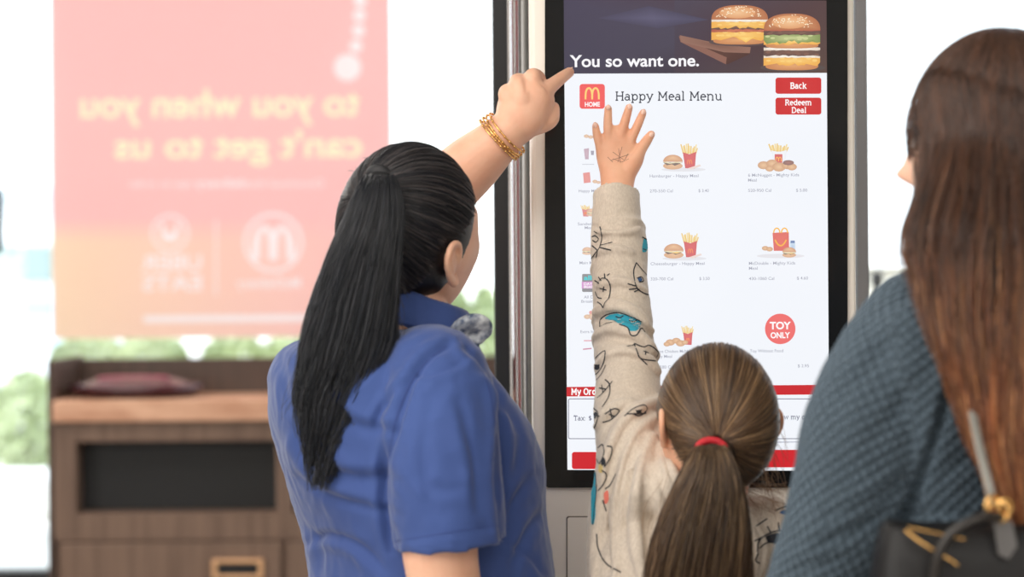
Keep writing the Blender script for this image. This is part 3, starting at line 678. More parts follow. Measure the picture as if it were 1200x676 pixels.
# ---- slab serif stroke alphabet
def arc_(cx, cy, rx, ry, a0, a1, n=12): return [(cx+rx*math.cos(math.radians(a0+(a1-a0)*i/n)), cy+ry*math.sin(math.radians(a0+(a1-a0)*i/n))) for i in range(n+1)]
def S_(x, y, w=.95): return [(x-w, y), (x+w, y)]
G = {
 'H': (6.9, [[(1.3, 0), (1.3, 7)], [(5.6, 0), (5.6, 7)], [(1.3, 3.6), (5.6, 3.6)], S_(1.3, 0), S_(5.6, 0), S_(1.3, 7), S_(5.6, 7)]),
 'a': (5.0, [arc_(2.1, 1.5, 1.5, 1.4, 0, 360, 20), [(3.7, 3.3), (3.7, .3), (4.6, 0)], arc_(2.3, 3.4, 1.4, 1.5, 0, 150)]),
 'p': (5.7, [[(1.2, -2), (1.2, 5)], arc_(3, 2.5, 1.8, 2.4, 0, 360, 20), S_(1.2, -2), [(.3, 5), (1.2, 5)]]),
 'y': (5.2, [[(.8, 5), (2.7, .3)], [(4.6, 5), (2.5, -.6), (1.8, -1.9), (.7, -2)], S_(.8, 5, .8), S_(4.6, 5, .7)]),
 'M': (8.0, [[(1.3, 0), (1.5, 7)], [(1.5, 7), (4, 1.8)], [(4, 1.8), (6.5, 7)], [(6.5, 7), (6.7, 0)], S_(1.3, 0), S_(6.7, 0), [(.5, 7), (1.5, 7)], [(6.5, 7), (7.5, 7)]]),
 'e': (5.0, [[(.9, 2.7), (4.2, 2.7)] + arc_(2.5, 2.5, 1.75, 2.4, 5, 310, 18)]),
 'l': (2.6, [[(1.3, 0), (1.3, 7.4)], S_(1.3, 0), [(.3, 7.4), (1.3, 7.4)]]),
 'n': (6.0, [[(1.2, 0), (1.2, 5)], arc_(2.9, 3.3, 1.7, 1.6, 180, 0)+[(4.6, 0)], S_(1.2, 0, .8), S_(4.6, 0, .8), [(.3, 5), (1.2, 5)]]),
 'm': (9.0, [[(1.2, 0), (1.2, 5)], arc_(2.7, 3.4, 1.5, 1.5, 180, 0)+[(4.2, 0)], arc_(5.8, 3.4, 1.6, 1.5, 180, 0)+[(7.4, 0)], S_(1.2, 0, .8), S_(4.2, 0, .7), S_(7.4, 0, .8), [(.3, 5), (1.2, 5)]]),
 'u': (6.0, [[(1.3, 5)]+arc_(2.9, 1.7, 1.6, 1.6, 180, 360)+[(4.5, 5)], [(4.5, 5), (4.5, 0)], [(.4, 5), (1.3, 5)], [(3.7, 5), (4.5, 5)], [(4.5, 0), (5.4, 0)]]),
 'B': (6.0, [[(1.3, 0), (1.3, 7)], [(.4, 7), (3.2, 7)]+arc_(3.2, 5.35, 1.5, 1.65, 90, -90)+[(1.3, 3.7)], [(3.3, 3.7)]+arc_(3.4, 1.85, 1.8, 1.85, 90, -90)+[(.4, 0)]]),
 'c': (4.7, [arc_(2.6, 2.5, 1.8, 2.4, 50, 310, 18)]),
 'k': (5.7, [[(1.3, 0), (1.3, 7.2)], [(1.3, 2.2), (4.3, 5)], [(2.4, 3.2), (4.7, 0)], S_(1.3, 0), S_(4.7, 0, .7), [(3.6, 5), (5, 5)], [(.4, 7.2), (1.3, 7.2)]]),
 'R': (6.4, [[(1.3, 0), (1.3, 7)], [(.4, 7), (3.2, 7)]+arc_(3.2, 5.3, 1.7, 1.7, 90, -90)+[(1.3, 3.6)], [(3.4, 3.6), (5.2, 0)], S_(1.3, 0), [(4.9, 0), (6.1, 0)]]),
 'd': (5.7, [[(4.5, 0), (4.5, 7.4)], arc_(2.7, 2.5, 1.8, 2.4, 0, 360, 20), [(4.5, 0), (5.4, 0)], [(3.6, 7.4), (4.5, 7.4)]]),
 'D': (6.6, [[(1.3, 0), (1.3, 7)], [(.4, 7), (3, 7)]+arc_(3, 3.5, 2.7, 3.5, 90, -90, 18)+[(.4, 0)]]),
 'O': (6.8, [arc_(3.4, 3.5, 2.6, 3.5, 0, 360, 24)]),
 'r': (4.5, [[(1.2, 0), (1.2, 5)], arc_(3.2, 3, 2, 2, 180, 75), S_(1.2, 0), [(.3, 5), (1.2, 5)]]),
 'T': (6.0, [[(3, 0), (3, 7)], [(.5, 5.8), (.5, 7), (5.5, 7), (5.5, 5.8)], S_(3, 0)]),
 'x': (5.2, [[(.9, 5), (4.3, 0)], [(4.3, 5), (.9, 0)], S_(.9, 5, .6), S_(4.3, 5, .6), S_(.9, 0, .6), S_(4.3, 0, .6)]),
 'w': (7.6, [[(.8, 5), (2.3, 0), (3.8, 4.6), (5.3, 0), (6.8, 5)], S_(.8, 5, .7), S_(6.8, 5, .7)]),
 'o': (5.4, [arc_(2.7, 2.5, 1.9, 2.4, 0, 360, 22)]),
 'h': (6.0, [[(1.2, 0), (1.2, 7.4)], arc_(2.9, 3.3, 1.7, 1.6, 180, 0)+[(4.6, 0)], S_(1.2, 0, .8), S_(4.6, 0, .8), [(.3, 7.4), (1.2, 7.4)]]),
 'S': (5.6, [arc_(2.8, 5.2, 1.8, 1.8, 35, 250, 14)+arc_(2.8, 1.8, 1.9, 1.8, 80, -150, 14)]),
 'E': (5.8, [[(1.3, 0), (1.3, 7)], [(.4, 7), (5, 7), (5, 5.9)], [(1.3, 3.6), (4, 3.6)], [(.4, 0), (5.1, 0), (5.1, 1.1)]]),
 '$': (5.4, [arc_(2.7, 5, 1.6, 1.5, 35, 250, 14)+arc_(2.7, 2, 1.7, 1.5, 80, -150, 14), [(2.7, -.4), (2.7, 7.6)]]),
 '0': (5.2, [arc_(2.6, 3.4, 1.8, 3.3, 0, 360, 22)]),
 '.': (2.2, [[(.7, .3), (1.3, .3)]]), ':': (2.4, [[(.8, .4), (1.5, .4)], [(.8, 4), (1.5, 4)]]), ' ': (3.2, []),
}
def slabtext(pc, txt, x0, x1, yb, cap, col, wt):
    W = sum(G[c][0] for c in txt); k = (x1-x0)/W; v = cap/7; x = x0
    for c in txt:
        for L in G[c][1]: pc.line([(x+a*k, yb-b*v) for a, b in L], wt, col)
        x += G[c][0]*k
    return pc
# ---- banner
b = Pic(1)
b.poly([(660.5, 0.5), (967.5, 1.5), (968.2, 86), (661, 87)], [(74, 68, 88), (86, 64, 68), (62, 48, 50), (70, 66, 84)], (78, 72, 88))
b.poly([(790, 1), (967.5, 1.5), (968.2, 86), (790, 86.6)], [(78, 71, 87), (88, 66, 68), (92, 72, 66), (73, 62, 74)], (80, 58, 64))
b.poly([(700, 22), (760, 8), (830, 24), (770, 34)], (78, 73, 94), (96, 92, 118))
b.poly([(795, 44), (858, 53), (879, 60), (878, 64), (852, 76), (797, 50)], (84, 56, 52), (100, 68, 60))
b.poly([(795, 43), (797, 50), (850, 76), (851, 68)], (142, 100, 88)).poly([(796, 42), (851, 54), (879, 56), (878, 63), (848, 62), (798, 50)], (150, 112, 98), (130, 92, 80))
b.obj('banner_picture')
def big_burger(pc, cx, top, w_, h_, layers, tall=False):
    """layers from the bottom up: (kind, height fraction)"""
    y = top+h_; col = {'bun': ((198, 122, 62), (226, 160, 98)), 'patty': ((84, 48, 36), (120, 74, 54)), 'cheese': ((238, 170, 58), (250, 204, 110)), 'lettuce': ((120, 140, 62), (200, 206, 140)), 'onion': ((230, 214, 196), (250, 244, 232)), 'sauce': ((170, 70, 44), (205, 110, 70))}
    r = np.random.default_rng(int(cx))
    for kind, hf in layers:
        hh = h_*hf; c = col[kind]
        if kind == 'bun': pc.ell(cx, y-hh*.5, w_*.47, hh*.62, c[0], c[1], p=.7)
        elif kind == 'top': pass
        else:
            pts = []
            n = 18
            for i in range(n+1): pts.append((cx-w_*.5+w_*i/n, y-hh*1.15+r.uniform(-.12, .12)*hh))
            for i in range(n+1): pts.append((cx+w_*.5-w_*i/n, y+(r.uniform(0, .9)*hh if kind in ('cheese', 'lettuce') else r.uniform(-.1, .25)*hh)))
            pc.poly(pts, c[0], c[1])
            for _ in range(10): pc.ell(cx+r.uniform(-.46, .46)*w_, y-hh*r.uniform(.1, .9), w_*.045, hh*.22, c[1], n=8)
        y -= hh
    ht = y-top
    pc.ell(cx, y+1, w_*.5, ht*1.0, (176, 98, 46), (226, 158, 100), 0, 180, p=.82)
    pc.ell(cx-w_*.04, y-ht*.42, w_*.32, ht*.4, (224, 154, 96), (242, 192, 140))
    for _ in range(60):
        a = r.uniform(.15, PI-.15); q = r.uniform(.3, .93)**.6; pc.ell(cx+math.cos(a)*q*w_*.46, y-math.sin(a)*q*ht*.92, 1.0, .55, (250, 232, 200), n=6, rot=r.uniform(-60, 60))
WASH[0] = .06
b = Pic(2); b.ell(866, 50, 36, 5, (70, 40, 40)); big_burger(b, 866, 6, 66, 46, [('bun', .18), ('cheese', .12), ('sauce', .07), ('patty', .09), ('cheese', .10), ('onion', .07)])
b.poly([(862, 44), (884, 44), (873, 51)], (246, 190, 80), (252, 214, 120)); b.obj('burger_picture')
b = Pic(2); b.ell(928, 80, 38, 5, (60, 38, 36)); big_burger(b, 927, 16, 66, 66, [('bun', .13), ('cheese', .08), ('onion', .04), ('patty', .09), ('onion', .04), ('bun', .09), ('cheese', .05), ('lettuce', .09), ('patty', .07), ('sauce', .03)])
b.obj('burger_picture')
b = Pic(3).font('You so want one.', 667.5, 818.5, 78.5, 14.2, (250, 248, 252), .02); b.obj('banner_headline')
WASH[0] = 0
# ---- header
b = Pic(1).poly(rrect(679, 99, 708.5, 128, 3.5), (242, 100, 100), (244, 104, 104))
for s in (-1, 1):
    pts = [(693.7+s*3.9+s*(-1)*(-math.cos(PI*i/16))*3.9, 117-13.2*math.sin(PI*i/16)**.6) for i in range(17)]; b.line(pts, 2.1, (255, 214, 130))
b.font('HOME', 685.2, 702.8, 125.3, 5.4, (255, 250, 250), .03); b.obj('home_button')
b = Pic(1); slabtext(b, 'Happy Meal Menu', 720.5, 846, 118, 9.6, (58, 60, 72), 1.35); b.obj('menu_title')
b = Pic(1).poly(rrect(908, 91.5, 961.5, 110.5, 3), (206, 52, 54), (210, 58, 60)); slabtext(b, 'Back', 925, 944.5, 104.2, 6.4, (255, 250, 250), 1.25); b.obj('back_button')
b = Pic(1).poly(rrect(908, 115, 961.5, 134.8, 3), (206, 52, 54), (210, 58, 60)); slabtext(b, 'Redeem', 919, 950.5, 123.6, 6.0, (255, 250, 250), 1.15); slabtext(b, 'Deal', 926.5, 944, 132.6, 6.0, (255, 250, 250), 1.15); b.obj('redeem_deal_button')
# ---- meal pictures
def m_burger(p, cx, cy, w_, cheese=False):
    r = w_/2
    p.ell(cx, cy+r*.42, r, r*.36, (214, 158, 110), (232, 184, 140)); p.poly([(cx-r, cy+r*.05), (cx-r*.6, cy+r*.35), (cx-r*.2, cy+r*.2), (cx+r*.2, cy+r*.4), (cx+r*.6, cy+r*.25), (cx+r, cy+r*.05)], (90, 60, 48), (110, 76, 60))
    if cheese: p.poly([(cx-r, cy+r*.02), (cx+r, cy+r*.02), (cx+r*.3, cy+r*.3)], (244, 196, 96))
    p.line([(cx-r*.9, cy+r*.02), (cx-r*.3, cy+r*.14), (cx+r*.3, cy+r*.05), (cx+r*.9, cy+r*.1)], 1.2, (236, 226, 190)); p.ell(cx, cy, r, r*.72, (204, 138, 88), (236, 186, 136), 0, 180)
def m_fries(p, cx, top, w_, h_, box=(206, 42, 50), logo=True):
    r = np.random.default_rng(3)
    for i in range(11):
        x = cx-w_*.42+w_*.84*i/10; p.line([(x, top+h_*.42), (x+(i-5)*w_*.03+r.uniform(-.5, .5), top+r.uniform(0, .2)*h_)], w_*.085, (246, 222, 160) if i % 2 else (238, 204, 132))
    p.poly([(cx-w_*.46, top+h_*.36), (cx, top+h_*.44), (cx+w_*.46, top+h_*.34), (cx+w_*.36, top+h_), (cx-w_*.30, top+h_*.98)], box, tuple(min(255, q+14) for q in box))
    if logo:
        for s in (-1, 1): p.line([(cx+s*w_*.08-s*math.cos(PI*i/8)*w_*.08, top+h_*.82-h_*.16*math.sin(PI*i/8)) for i in range(9)], 1.0, (240, 150, 110) if box[1] < 90 else (206, 42, 50))
def m_nug(p, cx, cy, L):
    for dx, dy, r in L: p.ell(cx+dx, cy+dy, r, r*.68, (204, 146, 96), (236, 190, 140), n=12)
def meal_hamb(x, y, cheese=False):
    p = Pic(1); p.ell(x+3, y+17, 26, 2.4, (226, 226, 232), n=20); m_fries(p, x+10, y-14, 17, 30); m_burger(p, x-9.5, y+8, 23, cheese); p.poly([(x+8, y+15.5), (x+22, y+11), (x+23.5, y+13), (x+12, y+17)], (236, 214, 206)); return p.obj('meal_picture')
WASH[0] = .16
meal_hamb(797.5, 182); meal_hamb(798.5, 286, True)
p = Pic(1); m_fries(p, 912, 168, 20, 24, (236, 238, 244), False); p.poly([(907, 181), (916, 181), (916, 191), (907, 191)], (212, 54, 52)); 
for s in (-1, 1): p.line([(911.5+s*1.7-s*math.cos(PI*i/8)*1.7, 189.5-5*math.sin(PI*i/8)) for i in range(9)], 1.0, (252, 190, 110))
m_nug(p, 910, 195, [(-16, -1, 7), (-6, -3, 7), (2, 1, 8), (12, -1, 7), (17, 1, 6), (-9, 3, 5)]); p.ell(923, 191, 6.5, 3, (120, 66, 56), (160, 90, 70)); p.obj('meal_picture')
p = Pic(1); p.ell(914, 300, 28, 2.6, (228, 226, 232)); p.poly([(904.5, 273), (923.5, 272), (924, 294), (906, 294)], (220, 60, 40), (228, 72, 46)); 
for s in (-1, 1): p.line([(914+s*4.5-s*math.cos(PI*i/10)*3.6, 273-5.5*math.sin(PI*i/10)) for i in range(11)], 1.5, (250, 190, 90))
p.line([(907.5+13*i/10, 281+7*math.sin(PI*i/10)**.8) for i in range(11)], 1.6, (250, 190, 90)); p.poly([(925, 284), (931, 284), (931.5, 297), (925, 297)], (206, 224, 240), (170, 196, 226)); p.poly([(925.5, 282), (930.5, 282), (930.5, 285), (925.5, 285)], (70, 110, 170))
m_burger(p, 924, 295.5, 16, True); m_nug(p, 900, 291, [(-4, 0, 4), (1, 1, 4)]); p.obj('meal_picture')
p = Pic(1); m_fries(p, 805.5, 381, 12, 23); m_nug(p, 795, 401, [(-10, 0, 5.5), (-3, -2, 5), (2, 1, 5.5), (7, 0, 4), (-14, 2, 4)]); p.obj('meal_picture')
WASH[0] = 0
p = Pic(1).ell(913.5, 385.2, 17.8, 17.8, (240, 116, 114), (240, 122, 120), n=48).font('TOY', 901.2, 926, 385.3, 8.6, (255, 252, 252), .035).font('ONLY', 902.2, 925, 395.8, 6.8, (255, 252, 252), .035); p.obj('toy_only_badge')
gr = (168, 170, 184)
for t, x0, x1, y in (('Hamburger - Happy Meal', 761, 818, 208), ('270-550 Cal', 761, 788, 225.6), ('$ 3.40', 818, 830, 225.3), ('6 McNugget - Mighty Kids', 876, 935.5, 207), ('Meal', 876, 886, 213), ('520-950 Cal', 876, 903, 225), ('$ 5.00', 932, 945, 224.8),
                     ('Cheeseburger - Happy Meal', 762, 825, 310.5), ('320-700 Cal', 762, 788.5, 328.4), ('$ 3.50', 819, 831, 328), ('McDouble - Mighty Kids', 877, 931, 310), ('Meal', 877, 887, 316), ('430-1060 Cal', 877, 906.5, 328), ('$ 4.60', 933, 946, 327.5),
                     ('4 Piece Chicken McNugget', 763, 816, 413), ('Happy Meal', 763, 787, 419), ('390-580 Cal', 763, 789, 431.5), ('Toy Without Food', 878, 917, 412.5), ('$ 2.95', 934, 947, 430)):
    Pic(1).font(t, x0, x1, y, 3.6, gr, .006).obj('menu_caption')
WASH[0] = .3
# ---- left category column (mostly behind the child's sleeve)
p = Pic(1); m_nug(p, 690, 160, [(-3, 0, 3), (2, 1, 3)]); p.obj('category_picture')
p = Pic(1); p.poly([(684, 175), (690, 174), (689.5, 187), (685.5, 187)], (170, 120, 150), (196, 150, 170)); p.poly([(692, 177), (696, 177), (695.5, 182), (692.5, 182)], (120, 110, 140)); p.obj('category_picture')
p = Pic(1); p.poly([(683, 203), (691, 202), (692, 214), (684, 215)], (222, 76, 64), (230, 100, 84)); m_nug(p, 697, 213, [(0, 0, 3), (4, 1, 2.5)]); p.obj('category_picture')
p = Pic(1); m_fries(p, 686, 240, 9, 14); m_burger(p, 693, 249, 12, True); p.obj('category_picture')
p = Pic(1); m_burger(p, 688, 294, 12); p.poly([(692, 284), (697, 284), (696, 296), (692, 296)], (200, 180, 196)); p.obj('category_picture')
p = Pic(1); p.poly(rrect(682, 321, 704, 342, 1.5), (44, 38, 54), (50, 42, 60)).poly([(681.5, 330), (700, 330), (700, 338), (681.5, 338)], (200, 90, 190)).font('all', 684, 693, 328, 5.5, (90, 214, 220), .03).font('DAY', 684, 694, 334, 3, (255, 255, 255), .02).font('BREAKFAST', 684, 700, 337.5, 3, (255, 255, 255), .02); p.obj('category_picture')
p = Pic(1); m_nug(p, 691, 371, [(-3, 0, 4), (2, -2, 3), (3, 2, 3)]); p.ell(692, 366, 2, 2, (226, 110, 100), n=10); p.obj('category_picture')
for t, x0, x1, y in (('Happy Meal', 678, 702, 225.5), ('Sandwiches', 677, 703, 264), ('Meals', 685, 697, 268.5), ('Main Menu', 679, 702, 309.5), ('All Day', 684, 700, 349.5), ('Breakfast', 681, 702, 354.5), ('Extra Items', 680, 703, 390)): Pic(1).font(t, x0, x1, y, 3.4, gr, .006).obj('category_caption')
p = Pic(1)
p.line([(684, 399), (694, 399)], 1.5, (230, 180, 190)); p.line([(683, 409), (693, 408)], 1.5, (210, 150, 170)); p.line([(682, 193), (696, 193)], .8, (206, 208, 216)); p.obj('category_line')
WASH[0] = 0
# ---- order bar
p = Pic(1).poly([(663.8, 453), (970, 450.5), (970, 461.8), (663.8, 464.2)], (204, 46, 52)); slabtext(p, 'My Order', 669, 707, 461.7, 6.6, (255, 250, 250), 1.5); p.obj('order_bar')
p = Pic(1)
p.line(rrect(666, 467, 968, 513.5, 2)+[(966, 467)], .9, (120, 120, 140)); slabtext(p, 'Tax: $ 0.00', 672, 710, 492, 5, (130, 132, 150), .9); slabtext(p, 'Show my order', 905, 957, 490.5, 5, (130, 132, 150), .9)
p.line([(905, 517.5), (941, 517.2)], .9, (170, 172, 190)); p.obj('order_box')
Pic(1).poly(rrect(670, 529, 700, 549, 3), (208, 40, 48)).obj('cancel_button'); Pic(1).poly(rrect(850, 526.5, 936, 547, 3), (208, 40, 48)).obj('order_button')
# ================================================================== EMPLOYEE in the blue shirt, pointing
skin1 = mat('light brown skin', rgb(238, 188, 160), .45, sss=.12, spec=.4, noise_col=(30, rgb(232, 178, 150), (1, 1, 1)), bump=(260, .12, .001))
def legs(mb, hip, sp, yaw, z0, r=(.10, .075, .055), foot=.04):
    a = math.radians(yaw); rt = Vector((math.cos(a), -math.sin(a), 0)); f = Vector((math.sin(a), math.cos(a), 0))
    for s in (-1, 1):
        h = Vector(hip)+rt*sp*s
        mb.tube([h, h+f*.01+Vector((0, 0, (z0-h.z)*.5)), Vector((h.x, h.y, z0+.08))-f*.01], r, n=20)
    return rt, f
def shoes(parent, hip, sp, yaw, m, L=.25):
    a = math.radians(yaw); rt = Vector((math.cos(a), -math.sin(a), 0)); f = Vector((math.sin(a), math.cos(a), 0))
    for s in (-1, 1):
        h = Vector((hip[0], hip[1], 0))+rt*sp*s; q = MB(); k = L/.25
        q.tube([h-f*.06*k+Vector((0, 0, .045*k)), h+Vector((0, 0, .05*k)), h+f*.09*k+Vector((0, 0, .038*k)), h+f*.17*k+Vector((0, 0, .03*k))], [.034*k, .04*k, .042*k, .03*k], n=20, flat=[1, 1, .8, .7], up=(0, 0, 1))
        me = remesh(q, .006, 3); V = getV(me); V[:, 2] = np.maximum(V[:, 2], .002); setV(me, V); link('shoe', me, m, parent)

YE = 2.74
yawE = 68; C0 = P(478, 338, YE); ex, ey = C0.x, C0.y
fE = Vector((math.sin(math.radians(yawE)), math.cos(math.radians(yawE)), 0)); rE = Vector((math.cos(math.radians(yawE)), -math.sin(math.radians(yawE)), 0))
def zE(py, Y=YE): return P(500, py, Y).z
emp = thing('person', 'person in a blue short sleeved shirt with a long black ponytail, pointing at the screen', 'person', (ex, ey, 0))
HE = head_mat(P(487, 280, 2.73), 44, 13, 12, 1.03)
bd = MB(); add_head(bd, HE, es=.92, ez=-.010)
# neck, torso, legs
nb = P(492, 405, 2.74); nt_ = HE @ Vector((0, -.022, -.07))
bd.tube([nb, (nb+nt_)/2+fE*-.006, nt_], [.062, .056, .055], n=28)
def xc(px, py, Y=YE): return P(px, py, Y)
def sec(px, py, W, DF, DB, Y=YE, yaw=yawE): p = P(px, py, Y); return (p.x, p.y, p.z, W, DF, DB, yaw)
bd.torso([sec(474, 408, .09, .04, .05), sec(462, 436, .15, .07, .07), sec(468, 500, .165, .11, .10), sec(480, 600, .16, .11, .095), sec(492, 700, .165, .12, .10), sec(490, 800, .175, .11, .11), sec(490, 850, .15, .09, .10)])
legs(bd, (ex+.01, ey, .85), .085, yawE, 0, r=(.085, .06, .042))
# right arm, hanging on the camera side
RS = P(518, 452, 2.575); RE = P(516, 650, 2.52); RW = P(560, 860, 2.62)
bd.tube([P(505, 432, 2.62), RS, (RS+RE)/2, RE, (RE+RW)/2, RW], [.05, .056, .052, .048, .040, .028], n=24)
bd.tube([RW, RW+(RW-RE).normalized()*.05], [.027, .034], n=18, flat=.55)
hd = (RW-RE).normalized(); hb = RW+hd*.05
for i, (o, l) in enumerate(((-.028, .062), (-.010, .075), (.010, .078), (.028, .068))):
    b0 = hb+fE*o*.9+hd*.02; bd.tube([b0, b0+hd*l*.45+rE*-.004, b0+hd*l*.8-rE*.016, b0+hd*l*.9-rE*.03], [.0095, .009, .0082, .0072], n=12)
bd.tube([RW+fE*.02+hd*.01, RW+fE*.045+hd*.045, RW+fE*.048+hd*.075], [.014, .0105, .009], n=12)
# left arm, raised beyond the head, pointing
LS = P(446, 420, 2.88); LE = P(462, 268, 2.97); LW = P(597, 152, 2.90)
bd.tube([P(462, 430, 2.82), LS, (LS+LE)/2, LE, P(510, 232, 2.95), P(548, 197, 2.925), P(578, 170, 2.905), LW], [.05, .054, .050, .048, .047, .0445, .036, .030], n=28)
# palm
def A_(px, py, Y): return P(px, py, Y)
bd.tube([P(596, 153, 2.90), P(611, 134, 2.897), P(623, 116, 2.895)], [.028, .037, .030], n=24, flat=[.8, .72, .66], up=(0, -1, 0))
bd.tube([P(600, 150, 2.902), P(598, 128, 2.905), P(597, 110, 2.905)], [.022, .021, .014], n=18)
bd.tube([P(606, 152, 2.902), P(626, 135, 2.905), P(637, 118, 2.905)], [.024, .023, .017], n=18)
bd.tube([P(610, 138, 2.90), P(611, 118, 2.89), P(608, 101, 2.892)], [.02, .02, .015], n=18)
# curled fingers: knuckle, bend away from the camera, tuck back under
for (kx, ky, kr), (mx, my), (tx_, ty_) in ((((593, 109, .0125)), (600, 110), (605, 122)), (((606, 96, .0130)), (615, 100), (614, 116)), (((624, 90, .0135)), (632, 96), (627, 114))):
    bd.tube([P(kx+4, ky+16, 2.90), P(kx, ky, 2.898), P(mx, my-2, 2.935), P(tx_, ty_, 2.945), P(tx_+2, ty_+12, 2.925)], [kr, kr*.95, .0105, .0095, .0085], n=16)
# index
bd.tube([P(624, 122, 2.902), P(637, 108, 2.90), P(648, 99, 2.915), P(659, 90.5, 2.935), P(667.5, 84.5, 2.958)], [.0145, .0132, .0108, .0092, .0078], n=18)
# thumb folded beneath
bd.tube([P(608, 150, 2.905), P(630, 146, 2.908), P(645, 140, 2.912), P(648, 127, 2.922)], [.016, .0152, .0125, .0105], n=16)
me = remesh(bd, .0026, 5)
folds(me, [([(633, 97), (640, 103), (643, 110)], 2.2, .0018, .2), ([(613, 92), (616, 100), (616, 108)], 2.0, .0012, .2), ([(598, 100), (602, 108)], 2.0, .001, .2), ([(634, 150), (642, 147)], 1.5, .0006, .1)])
body1 = link('body', me, skin1, emp); eyes(HE, emp)
# fingernail seen from the side
m = MB(); m.ellip(P(667.5, 81.2, 2.955), (.006, .0045, .0016), Euler((0, -.55, 0)).to_matrix(), n=14); m.obj('fingernail', mat('pink nail', rgb(240, 196, 176), .2), emp, smooth=True)

# shirt
shirt_m = mat('blue cotton shirt', rgb(62, 84, 142), .75, spec=.25, sheen=.3, noise_col=(2.2, rgb(56, 75, 130), (1, 1, 1)), bump=(900, .25, .0006))
sh = MB()
sh.torso([sec(478, 386, .085, .045, .075, 2.745), sec(468, 394, .12, .07, .12), sec(457, 407, .155, .10, .142), sec(452, 424, .185, .125, .148), sec(457, 450, .20, .140, .160), sec(470, 500, .205, .168, .172), sec(480, 545, .20, .178, .170), sec(486, 590, .20, .170, .160), sec(492, 630, .20, .168, .152), sec(496, 680, .205, .168, .150), sec(494, 770, .215, .165, .150), sec(492, 850, .218, .16, .148)])
# sleeves
sh.tube([P(497, 428, 2.64), P(513, 448, 2.585), P(516, 500, 2.55), P(521, 560, 2.53), P(526, 612, 2.525), P(529, 640, 2.525)], [.058, .071, .075, .0745, .073, .0725], n=36, round_ends=False, capin=(0, .03))
sh.tube([P(470, 440, 2.84), LS, (LS*2+LE)/3, (LS+LE*1.4)/2.4], [.06, .068, .066, .066], n=30, round_ends=False)
me = remesh(sh, .0045, 7)
folds(me, [
    ([(528, 402), (500, 420), (478, 452), (462, 500), (450, 545), (452, 600), (461, 645)], 5, .010, .5),       # sleeve to body, back
    ([(548, 408), (578, 440), (586, 480), (585, 540), (588, 600), (590, 632)], 5, .010, .5),                   # sleeve to body, front
    ([(470, 452), (448, 478), (438, 500)], 4, .005), ([(462, 505), (420, 500), (388, 478), (360, 470)], 7, .006), ([(455, 560), (410, 560), (372, 540), (345, 505)], 8, .008),
    ([(455, 600), (420, 592), (382, 580), (352, 560)], 6, .006), ([(345, 470), (352, 520), (372, 560)], 6, .006), ([(330, 420), (336, 470), (334, 520)], 6, .004),
    ([(356, 640), (380, 628), (420, 640), (450, 668)], 5, .006), ([(350, 612), (372, 636), (378, 676)], 5, .005),
    ([(540, 470), (555, 540), (560, 600)], 6, .004), ([(505, 470), (498, 530), (506, 600)], 7, .003), ([(490, 560), (515, 575), (545, 570)], 6, .002),
    ([(596, 470), (608, 520), (600, 560)], 6, .004), ([(620, 560), (600, 590), (596, 630)], 5, .005), ([(634, 600), (616, 622), (600, 660)], 5, .005), ([(600, 640), (622, 655), (638, 676)], 4, .004),
    ([(470, 430), (500, 438), (530, 430), (545, 422)], 4, .0025), ([(556, 430), (580, 452), (604, 500)], 5, .004),
    ([(461, 638), (500, 632), (545, 626), (592, 618)], 1.6, .0012, 1)], (9, .0045))
shirt = link('shirt', me, shirt_m, emp)
bv = make_bvh(shirt)
seam = MB(); draw_on(bv, seam, [(544, 404), (560, 424), (574, 460), (582, 520), (586, 600)], .0008, off=.0005); draw_on(bv, seam, [(524, 405), (500, 424), (480, 452), (464, 492), (455, 540)], .0008, off=.0005); draw_on(bv, seam, [(463, 634), (500, 628), (545, 621), (590, 614)], .0005, off=.0005)
seam.obj('seam', mat('dark blue stitching', rgb(50, 68, 128), .8), shirt)
# folded collar standing round the neck
cl = MB(); N_ = 40; Rr = []
for k, (dr, dz_) in enumerate(((.002, -.018), (.000, .004), (.001, .020), (.006, .026), (.012, .022), (.018, .004), (.024, -.012), (.020, -.014), (.010, -.010))):
    ring = []
    for i in range(N_):
        a = 2*PI*i/N_; c_ = nb+Vector((-.008, 0, .034)); tl = math.cos(a)   # tl 1 at the front
        r0 = .058+.008*max(0, tl)+dr
        drop = -.026*tl-.006*max(0, tl); dz = dz_*1.25
        ring.append(c_+fE*(r0*tl*1.0)+rE*(r0*math.sin(a)*1.1)+Vector((0, 0, dz*(1+.4*max(0, tl))+drop)))
    Rr.append(ring)
Rr.append(Rr[0])
cl.rings(Rr, cap=False)
me = remesh(cl, .0022, 3); collar = link('collar', me, shirt_m, shirt)
bvc = make_bvh(collar); st_ = MB(); draw_on(bvc, st_, [(468, 392), (495, 398), (522, 412)], .0004); 
if st_.v: st_.obj('stitching', mat('dark blue stitching', rgb(50, 68, 128), .8), collar)
# patterned neck scarf bow at the throat
bo = MB()
bo.tube([P(532, 396, 2.69), P(541, 384, 2.68), P(554, 379, 2.68), P(563, 385, 2.69), P(560, 394, 2.69)], [.012, .019, .021, .018, .012], n=16, flat=.5)
bo.tube([P(532, 398, 2.69), P(540, 406, 2.675), P(550, 414, 2.68), P(557, 410, 2.69)], [.012, .019, .017, .010], n=16, flat=.5)
bo.tube([P(524, 388, 2.69), P(534, 396, 2.68), P(540, 400, 2.685)], [.011, .013, .012], n=14)
me = remesh(bo, .002, 3); sc_m = mat('patterned grey scarf', rgb(226, 230, 234), .7, noise_col=(75, rgb(70, 86, 116), (1, 1, 1)))
link('neck_scarf', me, sc_m, emp)
